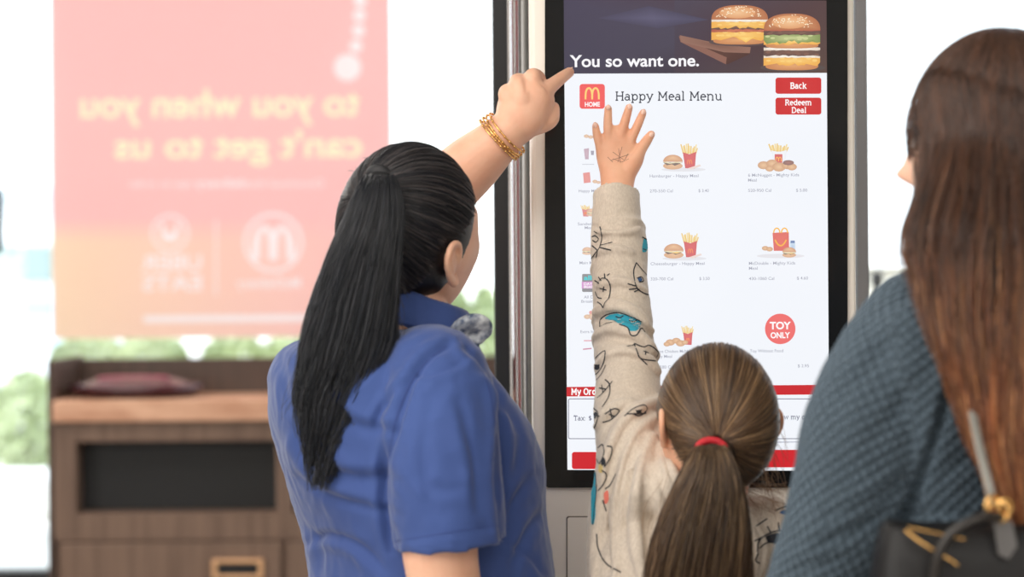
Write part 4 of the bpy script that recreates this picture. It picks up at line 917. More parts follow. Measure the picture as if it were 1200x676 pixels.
# trousers and shoes
trm = mat('black trousers', rgb(34, 34, 38), .8)
tb = MB(); tb.torso([(ex+.02, ey, .98, .19, .14, .13, yawE), (ex+.02, ey, .90, .20, .145, .15, yawE), (ex+.01, ey, .80, .19, .14, .15, yawE), (ex+.01, ey, .74, .15, .12, .12, yawE)]); legs(tb, (ex+.01, ey, .82), .088, yawE, -.03, r=(.108, .082, .066))
link('trousers', remesh(tb, .008, 4), trm, emp); shoes(emp, (ex+.01, ey), .088, yawE, mat('black shoe leather', rgb(30, 30, 32), .4))
# bracelets, a stack of thin gold rings
gold = mat('gold', rgb(236, 188, 118), .22, metal=1.0)
ax = (P(600, 149, 2.90)-P(570, 176, 2.91)).normalized()
for i, (px, py, tl, rr_) in enumerate(((582, 163, .10, .0385), (585.5, 160, .02, .0385), (589, 157.5, -.08, .038), (592.5, 154.5, -.02, .037))):
    c_ = P(px+1.5, py+1, 2.903); z_ = (ax+Vector((tl*.6, tl, tl))*.6).normalized(); x_ = z_.orthogonal().normalized(); y_ = z_.cross(x_); q = MB()
    q.tube([c_+x_*rr_*math.cos(a)+y_*rr_*math.sin(a) for a in np.linspace(0, 2*PI, 49)], .00115, n=8, sub=1, round_ends=False)
    for a in np.linspace(0, 2*PI, 22, endpoint=False)+i: q.ellip(c_+x_*rr_*math.cos(a)+y_*rr_*math.sin(a), (.0021,)*3, n=8)
    q.obj('bracelet', gold, emp, smooth=True)
# hair: pulled back, then the ponytail
hairC = hair_mat('black hair', .34, .5)
def scalp(H, tie, starts, c, R, N, K, cols, jit=.012, lift=.0, tend=.96, rad=.0005, wob=1.0):
    """strands combed over the head from the hairline (starts) and in between, converging at tie; head-local"""
    c = np.array(c); R = np.array(R); tie = np.array(tie, float); st = np.array(starts, float)
    u = rng.uniform(0, len(st), N); i = u.astype(int); f = (u-i)[:, None]; s0 = st[i % len(st)]*(1-f)+st[(i+1) % len(st)]*f
    s0 = s0/np.linalg.norm(s0, axis=1)[:, None]+rng.normal(0, .03, (N, 3)); t0 = rng.uniform(0, 1, N)**1.6*.55; t0[rng.uniform(size=N) < .35] = 0
    t = t0[:, None]+(tend-t0)[:, None]*np.linspace(0, 1, K)[None]
    d = slerp(s0[:, None], np.broadcast_to(tie, (N, 1, 3)), t[..., None])
    wv = .022*wob*np.sin(t*rng.uniform(3, 8, (N, 1))+rng.uniform(0, 6.3, (N, 1))); ax_ = rng.normal(size=(N, 1, 3)); d = d+ax_*wv[..., None]*.6; d /= np.linalg.norm(d, axis=2)[..., None]
    h = 1+rng.uniform(-.01, jit*1.3, N)[:, None]+lift*np.sin(t*PI); h += .012*np.sin(t*5+rng.uniform(0, 6, N)[:, None])*.3
    S = c+R*d*h[..., None]
    M = np.array(H); S = S@M[:3, :3].T+M[:3, 3]
    cc = np.array([s2l(q) for q in cols]); w_ = rng.uniform(0, 1, N)[:, None]; pick = rng.integers(0, len(cc)-1, N); col = cc[pick]*(1-w_)+cc[pick+1]*w_
    return S, np.repeat(col[:, None], K, 1)
def cap(H, c, R, col, n=40):
    q = MB(); M3 = H.to_3x3(); q.ellip(H @ Vector(c), R, M3, n=n); return q
Lh = [(0, .86, .55), (.35, .80, .50), (.62, .66, .36), (.80, .42, .16), (.90, .16, .06), (.93, -.10, .10), (.90, -.34, -.22), (.72, -.52, -.58), (.35, -.72, -.78), (0, -.75, -.80)]
Lh = Lh+[(-a, b_, c_) for a, b_, c_ in Lh[-2:0:-1]]
cE = (0, -.012, .018); RE_ = (.082, .099, .108)
tieE = (0, -.83, .50)
S, col = scalp(HE, tieE, Lh, cE, RE_, 5200, 18, [(20, 22, 26), (44, 44, 50), (28, 29, 33), (100, 92, 92)], .035, .018)
base = cap(HE, cE, tuple(r*.985 for r in RE_), None)
hair1 = strands('hair', S, .0005, col, hairC, emp, base=(base, s2l((20, 21, 25))))
S, s_, t_ = bundle([(205, 428, 462, 2.63, .018), (222, 418, 468, 2.61, .024), (255, 404, 472, 2.595, .028), (300, 384, 469, 2.585, .030), (350, 366, 466, 2.58, .03), (400, 352, 462, 2.575, .028), (440, 348, 450, 2.57, .024), (470, 346, 436, 2.57, .02), (500, 350, 424, 2.57, .016), (530, 356, 404, 2.572, .012), (575, 362, 386, 2.574, .008)], 5200, 30, wave=.0055, clump=110, spill=.05, t1=(.36, 1.0), fr=6, bias=2.2)
cc = np.array([s2l(q) for q in ((18, 21, 26), (34, 38, 46), (26, 28, 32), (62, 62, 68))]); pk = rng.integers(0, 3, len(S)); ww = rng.uniform(0, 1, (len(S), 1)); col = cc[pk]*(1-ww)+cc[pk+1]*ww
core = MB(); core.tube([P(446, 212, 2.63), P(442, 250, 2.60), P(428, 310, 2.588), P(417, 360, 2.58), P(408, 400, 2.575)], [.018, .032, .040, .038, .02], n=20, flat=[.6, .65, .55, .5, .5], up=(0, 1, 0))
strands('ponytail', S, .00045, np.repeat(col[:, None], 30, 1), hairC, hair1, base=(core, s2l((18, 20, 24))))
tie = MB(); tie.ellip(P(446, 208, 2.645), (.021, .021, .012), Euler((-.7, .4, 0)).to_matrix()); tie.obj('hair_tie', mat('dark hair tie', rgb(30, 30, 34), .6), hair1, smooth=True)

# flyaways round the crown, the ponytail and its thin ends
N = 260; FS = np.empty((N, 14, 3))
for i in range(N):
    k = i % 4
    if k == 0: p0 = (rng.uniform(348, 420), rng.uniform(440, 490)); vec = (rng.uniform(-14, 14), rng.uniform(30, 80)); y0 = 2.57
    elif k == 1: t = rng.uniform(0, 1); p0 = (420-72*t+rng.uniform(-2, 6), 230+200*t); vec = (rng.uniform(-26, -4), rng.uniform(30, 90)); y0 = 2.585
    elif k == 2: a = rng.uniform(PI*.5, PI*.85); p0 = (490+76*math.cos(a), 262-92*math.sin(a)); vec = (rng.uniform(-20, 20), rng.uniform(-6, 8)); y0 = 2.70
    else: p0 = (rng.uniform(455, 468), rng.uniform(260, 400)); vec = (rng.uniform(-8, 12), rng.uniform(30, 80)); y0 = 2.585
    ph = rng.uniform(0, 6)
    for j in range(14):
        t = j/13; FS[i, j] = P(p0[0]+vec[0]*t+5*math.sin(t*5+ph)*t, p0[1]+vec[1]*t+2*math.cos(t*4+ph)*t, y0-.012*t)
strands('loose_hair', FS, .00028, np.tile(s2l((40, 40, 46)), (N, 14, 1)), hairC, hair1)
# ================================================================== CHILD with the raised left hand
skin2 = mat('fair child skin', rgb(238, 184, 152), .45, sss=.12, spec=.35, noise_col=(30, rgb(232, 172, 140), (1, 1, 1)), bump=(260, .1, .001))
YB = 2.66; b0 = P(812, 338, YB)
kid = thing('person', 'child in a beige cat print sweatshirt with a brown ponytail, palm pressed to the screen', 'person', (b0.x, YB, 0))
HC = head_mat(P(837, 505, 2.62), -15, 6, 0, .905)
def s3(px, py, W, DF, DB, Y=YB, yaw=-3): p = P(px, py, Y); return (p.x, p.y, p.z, W, DF, DB, yaw)
bd = MB(); add_head(bd, HC, child=1, es=.8, ez=.014)
nb2 = P(828, 612, 2.66)
bd.tube([nb2, (nb2+(HC @ Vector((0, -.02, -.07))))/2, HC @ Vector((0, -.02, -.07))], [.046, .042, .042], n=24)
bd.torso([s3(826, 604, .06, .035, .035), s3(818, 628, .10, .055, .055), s3(813, 690, .115, .07, .07), s3(812, 800, .105, .07, .07), s3(812, 900, .115, .075, .08), s3(812, 930, .10, .06, .07)])
legs(bd, (b0.x, YB, .72), .06, -3, 0, r=(.06, .045, .032))
# raised left arm and hand
SHL = P(748, 560, 2.70)
bd.tube([P(775, 610, 2.67), SHL, P(738, 480, 2.74), P(731, 380, 2.85), P(726, 300, 2.915), P(722.5, 240, 2.955), P(722.5, 222, 2.962)], [.035, .036, .034, .029, .026, .0235, .0235], n=24, flat=[1, 1, 1, 1, .95, .8, .75], up=(0, -1, 0))
YH = 2.977
bd.tube([P(722.8, 226, 2.962), P(724, 206, 2.970), P(725, 190, YH), P(724.5, 176, YH), P(724.5, 166, YH+.002)], [.0235, .0268, .0325, .0305, .0262], n=32, flat=[.75, .6, .42, .36, .34], up=(0, -1, 0))
bd.tube([P(735, 200, 2.972), P(744, 187, 2.974), P(750.5, 176, 2.977), P(757, 166, 2.982), P(763, 157.5, 2.984)], [.016, .0135, .0092, .0082, .0064], n=16)     # thumb
YF = 2.983
for L, r in (([(704.5, 186), (702.5, 171), (699.5, 158), (697.8, 147.5)], .0066), ([(713, 178), (712.8, 160), (712.3, 142), (712.8, 127)], .0069), ([(724.5, 176), (728, 158), (732.5, 142), (737.2, 126)], .0072), ([(735, 178), (741.5, 160), (748, 145), (753.6, 132)], .0069)):
    bd.tube([P(L[0][0], L[0][1], YF-.004), P(L[1][0], L[1][1], YF-.005), P(L[2][0], L[2][1], YF-.003), P(L[3][0], L[3][1], YF+.001)], [r*1.08, r*1.02, r*1.0, r*.84], n=18, sub=8)
# right arm
RS2 = P(908, 640, 2.66); bd.tube([P(870, 625, 2.66), RS2, P(918, 760, 2.66), P(905, 860, 2.74), P(890, 905, 2.80)], [.032, .034, .028, .022, .018], n=20)
hb = P(886, 918, 2.82); bd.tube([P(890, 905, 2.80), hb], [.018, .026], n=16, flat=.5)
for i in range(4): bd.tube([hb+Vector((-.02+i*.013, 0, -.01)), hb+Vector((-.02+i*.014, .02, -.035)), hb+Vector((-.02+i*.014, .02, -.055))], [.0075, .007, .006], n=10)
bd.tube([hb+Vector((-.018, 0, .01)), hb+Vector((-.035, .015, -.01))], [.009, .0075], n=10)
me = remesh(bd, .0022, 4)
folds(me, [([(697, 160), (704, 161)], 1.1, .0006, .2), ([(708, 146), (717, 146)], 1.1, .0006, .2), ([(708, 158), (717, 158)], 1.2, .0006, .2), ([(728, 140), (738, 144)], 1.1, .0006, .2), ([(724, 154), (734, 158)], 1.2, .0006, .2), ([(743, 144), (751, 150)], 1.1, .0006, .2), ([(706, 214), (722, 217), (738, 214)], 1.4, .0006, .2), ([(719, 180), (726, 168), (728, 162)], 2, .0004, .5), ([(709, 180), (713, 168)], 2, .0004, .5)])
body2 = link('body', me, skin2, kid); eyes(HC, kid)
nail = mat('child nail', rgb(246, 202, 184), .25)
for (px, py, an) in ((697.5, 146.5, -.15), (712.9, 126, .02), (737.6, 125, .25), (754, 131, .42), (763.2, 157.8, .75)):
    m = MB(); m.ellip(P(px, py, YF-.0052), (.0036, .0016, .0046), Euler((0, an, 0)).to_matrix(), n=14); m.obj('fingernail', nail, kid, smooth=True)
bvb = make_bvh(body2); st = MB()
for L in ([(718, 178), (732, 188), (736, 180)], [(716, 188), (737, 181)], [(725, 174), (727, 191)], [(718, 186), (729, 190), (737, 186)], [(729, 172), (724, 190)], [(712, 184), (718, 190)]): draw_on(bvb, st, L, .00035, off=.0003, smooth=False)
st.obj('pen_doodle', mat('faded pen ink', rgb(150, 108, 96), .7), body2)

fleece = mat('oatmeal fleece', rgb(218, 205, 190), .9, spec=.15, sheen=.4, noise_col=(420, rgb(204, 190, 175), (1, 1, .4)), bump=(700, .3, .0008))
sw = MB()
sw.torso([s3(828, 578, .052, .045, .042), s3(826, 590, .062, .048, .048), s3(824, 600, .082, .055, .055), s3(818, 616, .112, .07, .07), s3(815, 645, .132, .085, .085), s3(812, 690, .138, .092, .092), s3(812, 760, .136, .095, .095), s3(812, 840, .138, .10, .10), s3(812, 885, .132, .098, .10)])
sw.tube([P(790, 625, 2.67), P(757, 575, 2.685), P(741, 515, 2.715), P(735, 455, 2.77), P(731, 395, 2.84), P(727, 335, 2.89), P(724.5, 285, 2.925), P(722.5, 262, 2.94)], [.075, .066, .0520, .0455, .0425, .0410, .0405, .0375], n=36, round_ends=False, sub=8)
sw.tube([P(722.5, 266, 2.937), P(722, 245, 2.945), P(721.8, 224.5, 2.955)], [.0362, .0362, .0350], n=36, round_ends=False, capin=(0, .02))
sw.tube([P(730, 640, 2.675), P(735, 700, 2.67), P(742, 760, 2.67)], [.045, .045, .04], n=24)     # cloth pulled up from the hip
sw.tube([P(742, 520, 2.70), P(722, 580, 2.685), P(712, 660, 2.675), P(712, 740, 2.67)], [.042, .035, .028, .03], n=24)
sw.tube([P(868, 622, 2.655), P(898, 632, 2.645), P(912, 690, 2.64), P(915, 770, 2.66), P(903, 850, 2.73), P(893, 895, 2.79)], [.045, .050, .046, .042, .036, .028], n=30, round_ends=False)
sw.tube([P(775, 575, 2.62), P(800, 590, 2.62)], [.04, .035], n=20)
# bunched cloth: soft rolls laid over a first version of the garment, then fused with it
m0 = remesh(sw, .005, 5); b0_ = BVHTree.FromPolygons([v.co for v in m0.vertices], [tuple(p.vertices) for p in m0.polygons]); bpy.data.meshes.remove(m0)
for L, r in (([(688, 372), (712, 361), (742, 370), (768, 394)], .0115), ([(690, 400), (716, 386), (748, 396), (774, 424)], .0105), ([(692, 436), (722, 416), (752, 420), (774, 440)], .010), ([(690, 268), (722, 274), (757, 266)], .0065), ([(690, 300), (716, 292), (742, 296)], .006), ([(700, 336), (726, 330), (756, 340)], .0065),
             ([(772, 468), (742, 488), (716, 540), (703, 620), (698, 680)], .012), ([(768, 488), (744, 516), (727, 575), (720, 680)], .010), ([(764, 512), (752, 560), (748, 630), (754, 680)], .012), ([(774, 524), (786, 556), (812, 584)], .011),
             ([(740, 470), (716, 482), (700, 500)], .009), ([(893, 578), (914, 596), (924, 650)], .010), ([(876, 600), (892, 640), (888, 680)], .010), ([(780, 600), (776, 640), (790, 680)], .009)):
    O = Vector((0, 0, EYE)); pts = []
    for x, y in crom(np.array(L, float), 4):
        h = b0_.ray_cast(O, (P(x, y, 1)-O).normalized())
        if h[0] is not None and (not pts or (h[0]-pts[-1]).length < .06): pts.append(h[0]-h[1]*r*.05)
    if len(pts) > 3:
        k = len(pts); r *= 1.25; sw.tube(pts, [r*(.35+.65*math.sin(PI*(i+.5)/k)**.6) for i in range(k)], n=14, sub=2)
for (px, py, Y, R0, r, tl, bk) in ((729.5, 380, 2.853, .0385, .0085, .42, .3), (731, 408, 2.828, .0395, .0090, .50, .2), (733, 440, 2.79, .040, .0085, .35, .3), (724, 272, 2.932, .0355, .0048, -.06, .1), (726, 318, 2.902, .0375, .0052, .2, .2)):
    c_ = P(px, py, Y); ax = (P(735, 455, 2.77)-P(724.5, 285, 2.925)).normalized()+Vector((-tl, 0, 0)); ax.normalize(); x_ = Vector((1, 0, 0)); x_ = (x_-ax*x_.dot(ax)).normalized(); y_ = ax.cross(x_)
    sw.tube([c_+x_*R0*math.cos(a)+y_*R0*math.sin(a)-ax*.004*math.sin(2*a+py) for a in np.linspace(0, 2*PI, 41)], [r*(1+.25*math.sin(a*1+py)) for a in np.linspace(0, 2*PI, 41)], n=14, sub=1, round_ends=False)
me = remesh(sw, .0028, 3)
FL = [([(690, 264), (722, 268), (756, 262)], 2.2, .0035, .9), ([(694, 285), (715, 276), (752, 281)], 4, .0028, .8), ([(692, 377), (725, 368), (760, 388), (768, 398)], 4, .0065, 1.0), ([(694, 400), (722, 396), (752, 408), (772, 428)], 4.5, .0060, .9),
    ([(696, 430), (724, 418), (756, 424), (772, 446)], 4, .0045, .9), ([(698, 318), (720, 312), (748, 322)], 5, .0022, .6), ([(700, 350), (724, 342), (752, 352)], 5, .002, .6), ([(702, 462), (735, 456), (766, 470)], 5, .003, .7),
    ([(770, 478), (735, 500), (712, 560), (703, 640)], 6, .008, .8), ([(768, 492), (744, 520), (726, 580), (716, 668)], 6, .006, .8), ([(766, 508), (758, 560), (760, 620), (764, 670)], 8, .006, .7), ([(700, 520), (698, 600), (692, 670)], 5, .004, .6),
    ([(778, 528), (786, 560), (806, 590)], 4, .008, 1.0), ([(772, 540), (778, 580), (800, 610)], 4, .004, .8), ([(740, 476), (718, 490), (706, 520)], 4, .004, .8), ([(755, 590), (765, 630), (790, 660)], 8, .004),
    ([(880, 600), (895, 640), (890, 676)], 6, .006), ([(905, 590), (925, 620), (928, 660)], 5, .004), ([(888, 580), (910, 580), (930, 592)], 3.5, .004)]
folds(me, [(q[0], q[1], q[2]*.9, 0) for q in FL], (14, .0030))
swt = link('sweatshirt', me, fleece, kid)
# crew neck band
nk = MB(); ring = []
for a in np.linspace(0, 2*PI, 33): ring.append(nb2+Vector((.062*math.sin(a), -.052*math.cos(a), .018-.008*math.cos(a))))
nk.tube(ring, .009, n=12, sub=1, round_ends=False); nk.obj('neckband', fleece, swt, smooth=True)
# printed cats
bvs = make_bvh(swt)
def Q3(u, v): return (660+u*.3846, 220+v*.3846)
def Q6(u, v): return (680+u*.4382, 380+v*.4379)
ink = mat('black print', rgb(44, 46, 54), .8); teal = mat('teal print', rgb(44, 160, 184), .8); coral = mat('coral print', rgb(226, 120, 104), .8); blu = mat('blue print', rgb(58, 92, 140), .8); cream = mat('yellow print', rgb(226, 200, 130), .8)
def cat(lines, fills=(), Q=Q3, w=.0009):
    mb = MB()
    for L in lines: draw_on(bvs, mb, [Q(*p) for p in L], w)
    o = mb.obj('printed_cat', ink, swt)
    for pts, m_ in fills:
        f = MB(); fill_on(bvs, f, [Q(*p) for p in pts])
        if f.v: f.obj('printed_patch', m_, o)
cat([[(112, 118), (118, 150), (112, 180), (98, 200), (86, 216)], [(88, 150), (98, 146), (108, 156), (100, 166), (90, 160)], [(112, 176), (150, 166)], [(110, 182), (146, 190)], [(88, 176), (104, 192), (100, 214)], [(94, 132), (104, 138)]])
cat([[(222, 228), (214, 258), (222, 300), (240, 318), (264, 328)], [(222, 228), (240, 250), (256, 270), (262, 300)], [(196, 292), (224, 300)], [(200, 310), (224, 306)], [(216, 318), (232, 308)], [(224, 276), (238, 272), (244, 284), (230, 288)]], [([(226, 276), (236, 273), (241, 282), (231, 286)], blu)])
cat([[(104, 294), (118, 276), (136, 282), (144, 304), (140, 334), (128, 350), (122, 366)], [(112, 306), (132, 312)], [(124, 300), (122, 318)], [(96, 282), (110, 292)], [(108, 272), (116, 284)], [(126, 262), (128, 276)], [(134, 268), (142, 262)], [(104, 348), (116, 356), (122, 366)], [(98, 316), (106, 334), (118, 338)]])
cat([[(112, 424), (114, 402), (134, 386), (170, 380), (212, 394), (240, 408)], [(112, 424), (130, 414), (150, 410)], [(170, 416), (196, 426), (206, 448), (224, 448), (238, 428), (248, 440)], [(200, 404), (216, 408), (226, 400)], [(160, 392), (172, 396), (184, 390)]], [([(124, 398), (150, 384), (190, 386), (236, 408), (228, 432), (208, 438), (186, 420), (150, 408)], teal)])
cat([[(216, 474), (226, 502), (238, 520), (282, 528)], [(216, 474), (244, 484), (264, 480), (288, 500), (284, 516)], [(194, 484), (220, 478)], [(244, 498), (262, 504)], [(252, 494), (250, 510)], [(236, 520), (256, 540)]])
cat([[(98, 520), (112, 506), (128, 498), (124, 530), (112, 556), (96, 572)], [(98, 590), (118, 566), (130, 540)], [(96, 540), (112, 540)]], [([(97, 542), (106, 538), (112, 548), (104, 556), (96, 552)], ink)])
cat([[(128, 584), (142, 600), (140, 634), (120, 668)], [(104, 640), (124, 622), (150, 590)], [(110, 610), (132, 614)], [(118, 600), (122, 626)]])
cat([[(240, 150), (254, 158)], [(242, 186), (252, 190)]], [([(244, 156), (256, 152), (257, 184), (246, 200), (240, 188)], teal)])
cat([[(36, 224), (48, 238), (44, 262), (34, 284)], [(36, 240), (52, 246)], [(60, 262), (84, 254), (104, 232), (90, 226), (66, 240)], [(76, 240), (92, 246)], [(80, 226), (84, 250)]], [([(36, 236), (44, 234), (47, 246), (38, 252)], ink)], Q6)
cat([[(118, 246), (142, 226), (170, 216), (178, 228), (160, 244), (140, 240)], [(124, 240), (176, 238)], [(148, 230), (166, 240)], [(150, 240), (164, 228)]], [([(148, 232), (158, 228), (164, 236), (154, 240)], ink)], Q6)
cat([[(48, 330), (60, 322), (64, 344), (52, 372), (44, 360)], [(72, 326), (84, 330), (80, 356), (64, 382)], [(58, 390), (70, 404), (60, 430), (48, 446)]], [([(56, 360), (64, 356), (68, 372), (58, 380)], ink), ([(50, 372), (60, 378), (58, 398), (48, 392)], cream)], Q6)
cat([[(40, 392), (44, 440), (38, 500), (34, 536)]], [([(30, 400), (42, 396), (42, 450), (40, 520), (30, 530)], teal)], Q6)
cat([[(66, 440), (80, 430), (96, 400)], [(60, 470), (70, 500)], [(44, 560), (48, 600), (70, 640), (110, 664)]], [([(62, 452), (74, 444), (76, 470), (66, 482)], coral)], Q6)
cat([[(474, 610), (478, 580), (500, 562), (530, 552), (552, 556)], [(478, 600), (500, 584), (530, 584), (552, 570)], [(466, 580), (486, 570)], [(500, 540), (508, 556)], [(530, 530), (532, 550)], [(476, 612), (470, 632), (480, 640)]], [([(494, 568), (520, 558), (548, 562), (530, 580), (504, 584)], ink)], Q6)
cat([[(520, 500), (550, 488), (574, 494)], [(500, 520), (470, 540)], [(540, 600), (560, 620)]], [([(530, 504), (552, 494), (570, 500), (556, 512)], blu)], Q6)
cat([[(440, 640), (430, 656), (440, 672)], [(412, 650), (426, 640)]], [([(424, 652), (436, 650), (440, 668), (428, 672)], ink)], Q6)
# leggings and shoes
tb = MB(); tb.torso([(b0.x, YB, .80, .118, .085, .09, -3), (b0.x, YB, .72, .122, .088, .10, -3), (b0.x, YB, .66, .11, .08, .09, -3)]); legs(tb, (b0.x, YB, .70), .062, -3, -.03, r=(.070, .055, .042))
link('leggings', remesh(tb, .007, 4), mat('navy leggings', rgb(46, 50, 70), .8), kid); shoes(kid, (b0.x, YB), .062, -3, mat('white canvas shoe', rgb(220, 216, 210), .6), L=.19)
# hair
hairK = hair_mat('brown hair', .38, .55)
brown = [(52, 38, 29), (84, 62, 46), (110, 84, 60), (64, 48, 36), (176, 142, 104)]
cK = (0, -.010, .018); RK = (.083, .100, .108); tieK = tuple((HC.inverted().to_3x3() @ Vector((-.16, -.96, -.22))).normalized())
Lk = [(0, .86, .55), (.35, .80, .50), (.62, .66, .36), (.80, .42, .16), (.90, .16, .06), (.93, -.08, .04), (.88, -.32, -.30), (.68, -.50, -.66), (.35, -.66, -.86), (0, -.68, -.90)]
Lk = Lk+[(-a, b_, c_) for a, b_, c_ in Lk[-2:0:-1]]
S, col = scalp(HC, tieK, Lk, cK, RK, 7000, 20, brown, .03, .012)
# highlight put into the hair colour: strands on the right of the head are lighter
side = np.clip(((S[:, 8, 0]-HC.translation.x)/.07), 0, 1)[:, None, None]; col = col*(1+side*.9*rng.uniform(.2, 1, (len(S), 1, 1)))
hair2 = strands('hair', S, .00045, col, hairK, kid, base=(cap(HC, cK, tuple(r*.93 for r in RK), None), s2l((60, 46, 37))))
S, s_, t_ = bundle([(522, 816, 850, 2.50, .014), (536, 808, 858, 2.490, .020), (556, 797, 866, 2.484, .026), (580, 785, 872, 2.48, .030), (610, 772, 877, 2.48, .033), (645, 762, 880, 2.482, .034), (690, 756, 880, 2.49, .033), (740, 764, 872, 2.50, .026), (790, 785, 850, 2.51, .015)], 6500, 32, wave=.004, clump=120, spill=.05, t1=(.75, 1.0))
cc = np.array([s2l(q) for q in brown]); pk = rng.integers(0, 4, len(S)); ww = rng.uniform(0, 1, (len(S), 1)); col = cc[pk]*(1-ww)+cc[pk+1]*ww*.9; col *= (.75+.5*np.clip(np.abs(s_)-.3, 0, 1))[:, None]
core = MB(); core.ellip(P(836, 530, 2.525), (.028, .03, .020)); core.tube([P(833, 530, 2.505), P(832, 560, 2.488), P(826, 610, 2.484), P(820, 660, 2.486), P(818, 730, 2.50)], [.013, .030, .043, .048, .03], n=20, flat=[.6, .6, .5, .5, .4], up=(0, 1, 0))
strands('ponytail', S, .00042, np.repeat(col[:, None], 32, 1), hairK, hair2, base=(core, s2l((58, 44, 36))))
tm = MB(); c_ = P(833, 529, 2.508)
for k in range(2): tm.tube([c_+Vector((.0175*math.cos(a), -.002-.004*k+.012*math.sin(a)*.3, .0125*math.sin(a)+.002*k)) for a in np.linspace(0, 2*PI, 33)], .0048, n=12, sub=1, round_ends=False)
tm.obj('hair_tie', mat('red hair tie', rgb(214, 40, 52), .6, noise_col=(300, rgb(180, 26, 40), (1, 1, 1))), hair2, 'red elastic hair tie', smooth=True)
# loose flyaway strands round the ear, nape and the lit right side
N = 110; FS = np.empty((N, 14, 3)); 
for i in range(N):
    k = 0 if i < 12 else 1+i % 2
    if k == 0: p0 = (rng.uniform(775, 800), rng.uniform(550, 590)); vec = (rng.uniform(-30, -12), rng.uniform(50, 110))
    elif k == 1: p0 = (rng.uniform(885, 905), rng.uniform(460, 560)); vec = (rng.uniform(0, 26), rng.uniform(20, 90))
    else: p0 = (rng.uniform(850, 880), rng.uniform(555, 585)); vec = (rng.uniform(5, 60), rng.uniform(-5, 30))
    ph = rng.uniform(0, 6); y0 = rng.uniform(2.56, 2.64)
    for j in range(14):
        t = j/13; p = P(p0[0]+vec[0]*t+6*math.sin(t*5+ph)*t, p0[1]+vec[1]*t*(.6+.4*t)+4*math.cos(t*4+ph)*t, y0-.02*t); FS[i, j] = p
strands('loose_hair', FS, .00028, np.tile(s2l((150, 116, 86)), (N, 14, 1)), hairK, hair2)
# ================================================================== LONG HAIRED WOMAN in the quilted sweater, nearest the camera on the right
skin3 = mat('light skin', rgb(236, 188, 162), .45, sss=.12, spec=.35)
YG = 2.24; g0 = P(1168, 338, YG); yawG = -32
wom = thing('person', 'person with very long brown hair in a grey blue quilted sweater, at the right edge', 'person', (g0.x, YG, 0))
HW = head_mat(P(1165, 176, 2.24), -51, 4, 0, 1.02)
def s4(px, py, W, DF, DB, Y=YG, yaw=yawG): p = P(px, py, Y); return (p.x, p.y, p.z, W, DF, DB, yaw)
bd = MB(); add_head(bd, HW, es=.7, xo=.3)
nb3 = P(1162, 345, 2.24); nt3 = HW @ Vector((0, -.02, -.07))
bd.tube([nb3, (nb3+nt3)/2, nt3], [.055, .050, .050], n=24)
bd.torso([s4(1162, 345, .08, .05, .05), s4(1163, 375, .14, .07, .06), s4(1166, 480, .145, .10, .08), s4(1170, 600, .125, .09, .08), s4(1170, 720, .15, .10, .10), s4(1170, 860, .15, .10, .10)])
legs(bd, (g0.x, YG, .86), .085, yawG, 0, r=(.08, .058, .04))
bd.tube([P(1110, 375, 2.24), P(1078, 385, 2.22), P(1022, 510, 2.20), P(985, 640, 2.20), P(945, 735, 2.27), P(900, 790, 2.38)], [.045, .048, .044, .038, .032, .025], n=20)
hb = P(885, 805, 2.43); bd.tube([P(900, 790, 2.38), hb], [.025, .034], n=16, flat=.55)
for i in range(4):
    d0 = Vector((-.02, .05, -.012)); o_ = Vector((0, 0, .022-.015*i)); bd.tube([hb+o_+d0*.3, hb+o_+d0*1.0, hb+o_+d0*1.5+Vector((0, 0, -.012))], [.009, .0082, .007], n=10)
bd.tube([hb+Vector((0, 0, .02)), hb+Vector((-.005, .03, .045))], [.011, .008], n=10)
bd.tube([P(1225, 375, 2.24), P(1268, 395, 2.26), P(1300, 520, 2.27), P(1310, 640, 2.30), P(1280, 720, 2.42), P(1240, 740, 2.52)], [.045, .046, .042, .036, .03, .024], n=20)
hb = P(1230, 742, 2.57); bd.tube([P(1240, 740, 2.52), hb], [.024, .032], n=16, flat=.55)
for i in range(4):
    o_ = Vector((0, 0, .022-.015*i)); bd.tube([hb+o_+Vector((0, .02, 0)), hb+o_+Vector((-.01, .05, 0)), hb+o_+Vector((-.02, .07, -.01))], [.009, .0082, .007], n=10)
bd.tube([hb+Vector((0, 0, .02)), hb+Vector((0, .03, .045))], [.011, .008], n=10)
link('body', remesh(bd, .003, 5), skin3, wom); eyes(HW, wom)
# sweater
sw = MB()
sw.torso([s4(1162, 332, .068, .058, .058), s4(1162, 340, .095, .07, .07), s4(1163, 352, .135, .088, .08), s4(1164, 375, .165, .10, .088), s4(1166, 430, .175, .125, .10), s4(1167, 490, .17, .145, .10), s4(1170, 560, .155, .125, .098), s4(1171, 612, .158, .12, .105), s4(1171, 660, .17, .13, .12)])
armp = [P(1112, 372, 2.245), P(1078, 384, 2.225), P(1046, 440, 2.205), P(1023, 500, 2.195), P(1004, 570, 2.19), P(985, 633, 2.195), P(958, 700, 2.225), P(920, 755, 2.31), P(897, 785, 2.37)]
sw.tube(armp, [.06, .067, .0715, .0735, .069, .0655, .062, .05, .04], n=40, round_ends=False, sub=8, capin=(0, .02))
sw.tube([P(1222, 372, 2.25), P(1268, 390, 2.26), P(1300, 520, 2.27), P(1312, 640, 2.30), P(1285, 712, 2.40), P(1250, 732, 2.49)], [.06, .066, .066, .06, .048, .038], n=30, round_ends=False)
me = remesh(sw, .004, 8)
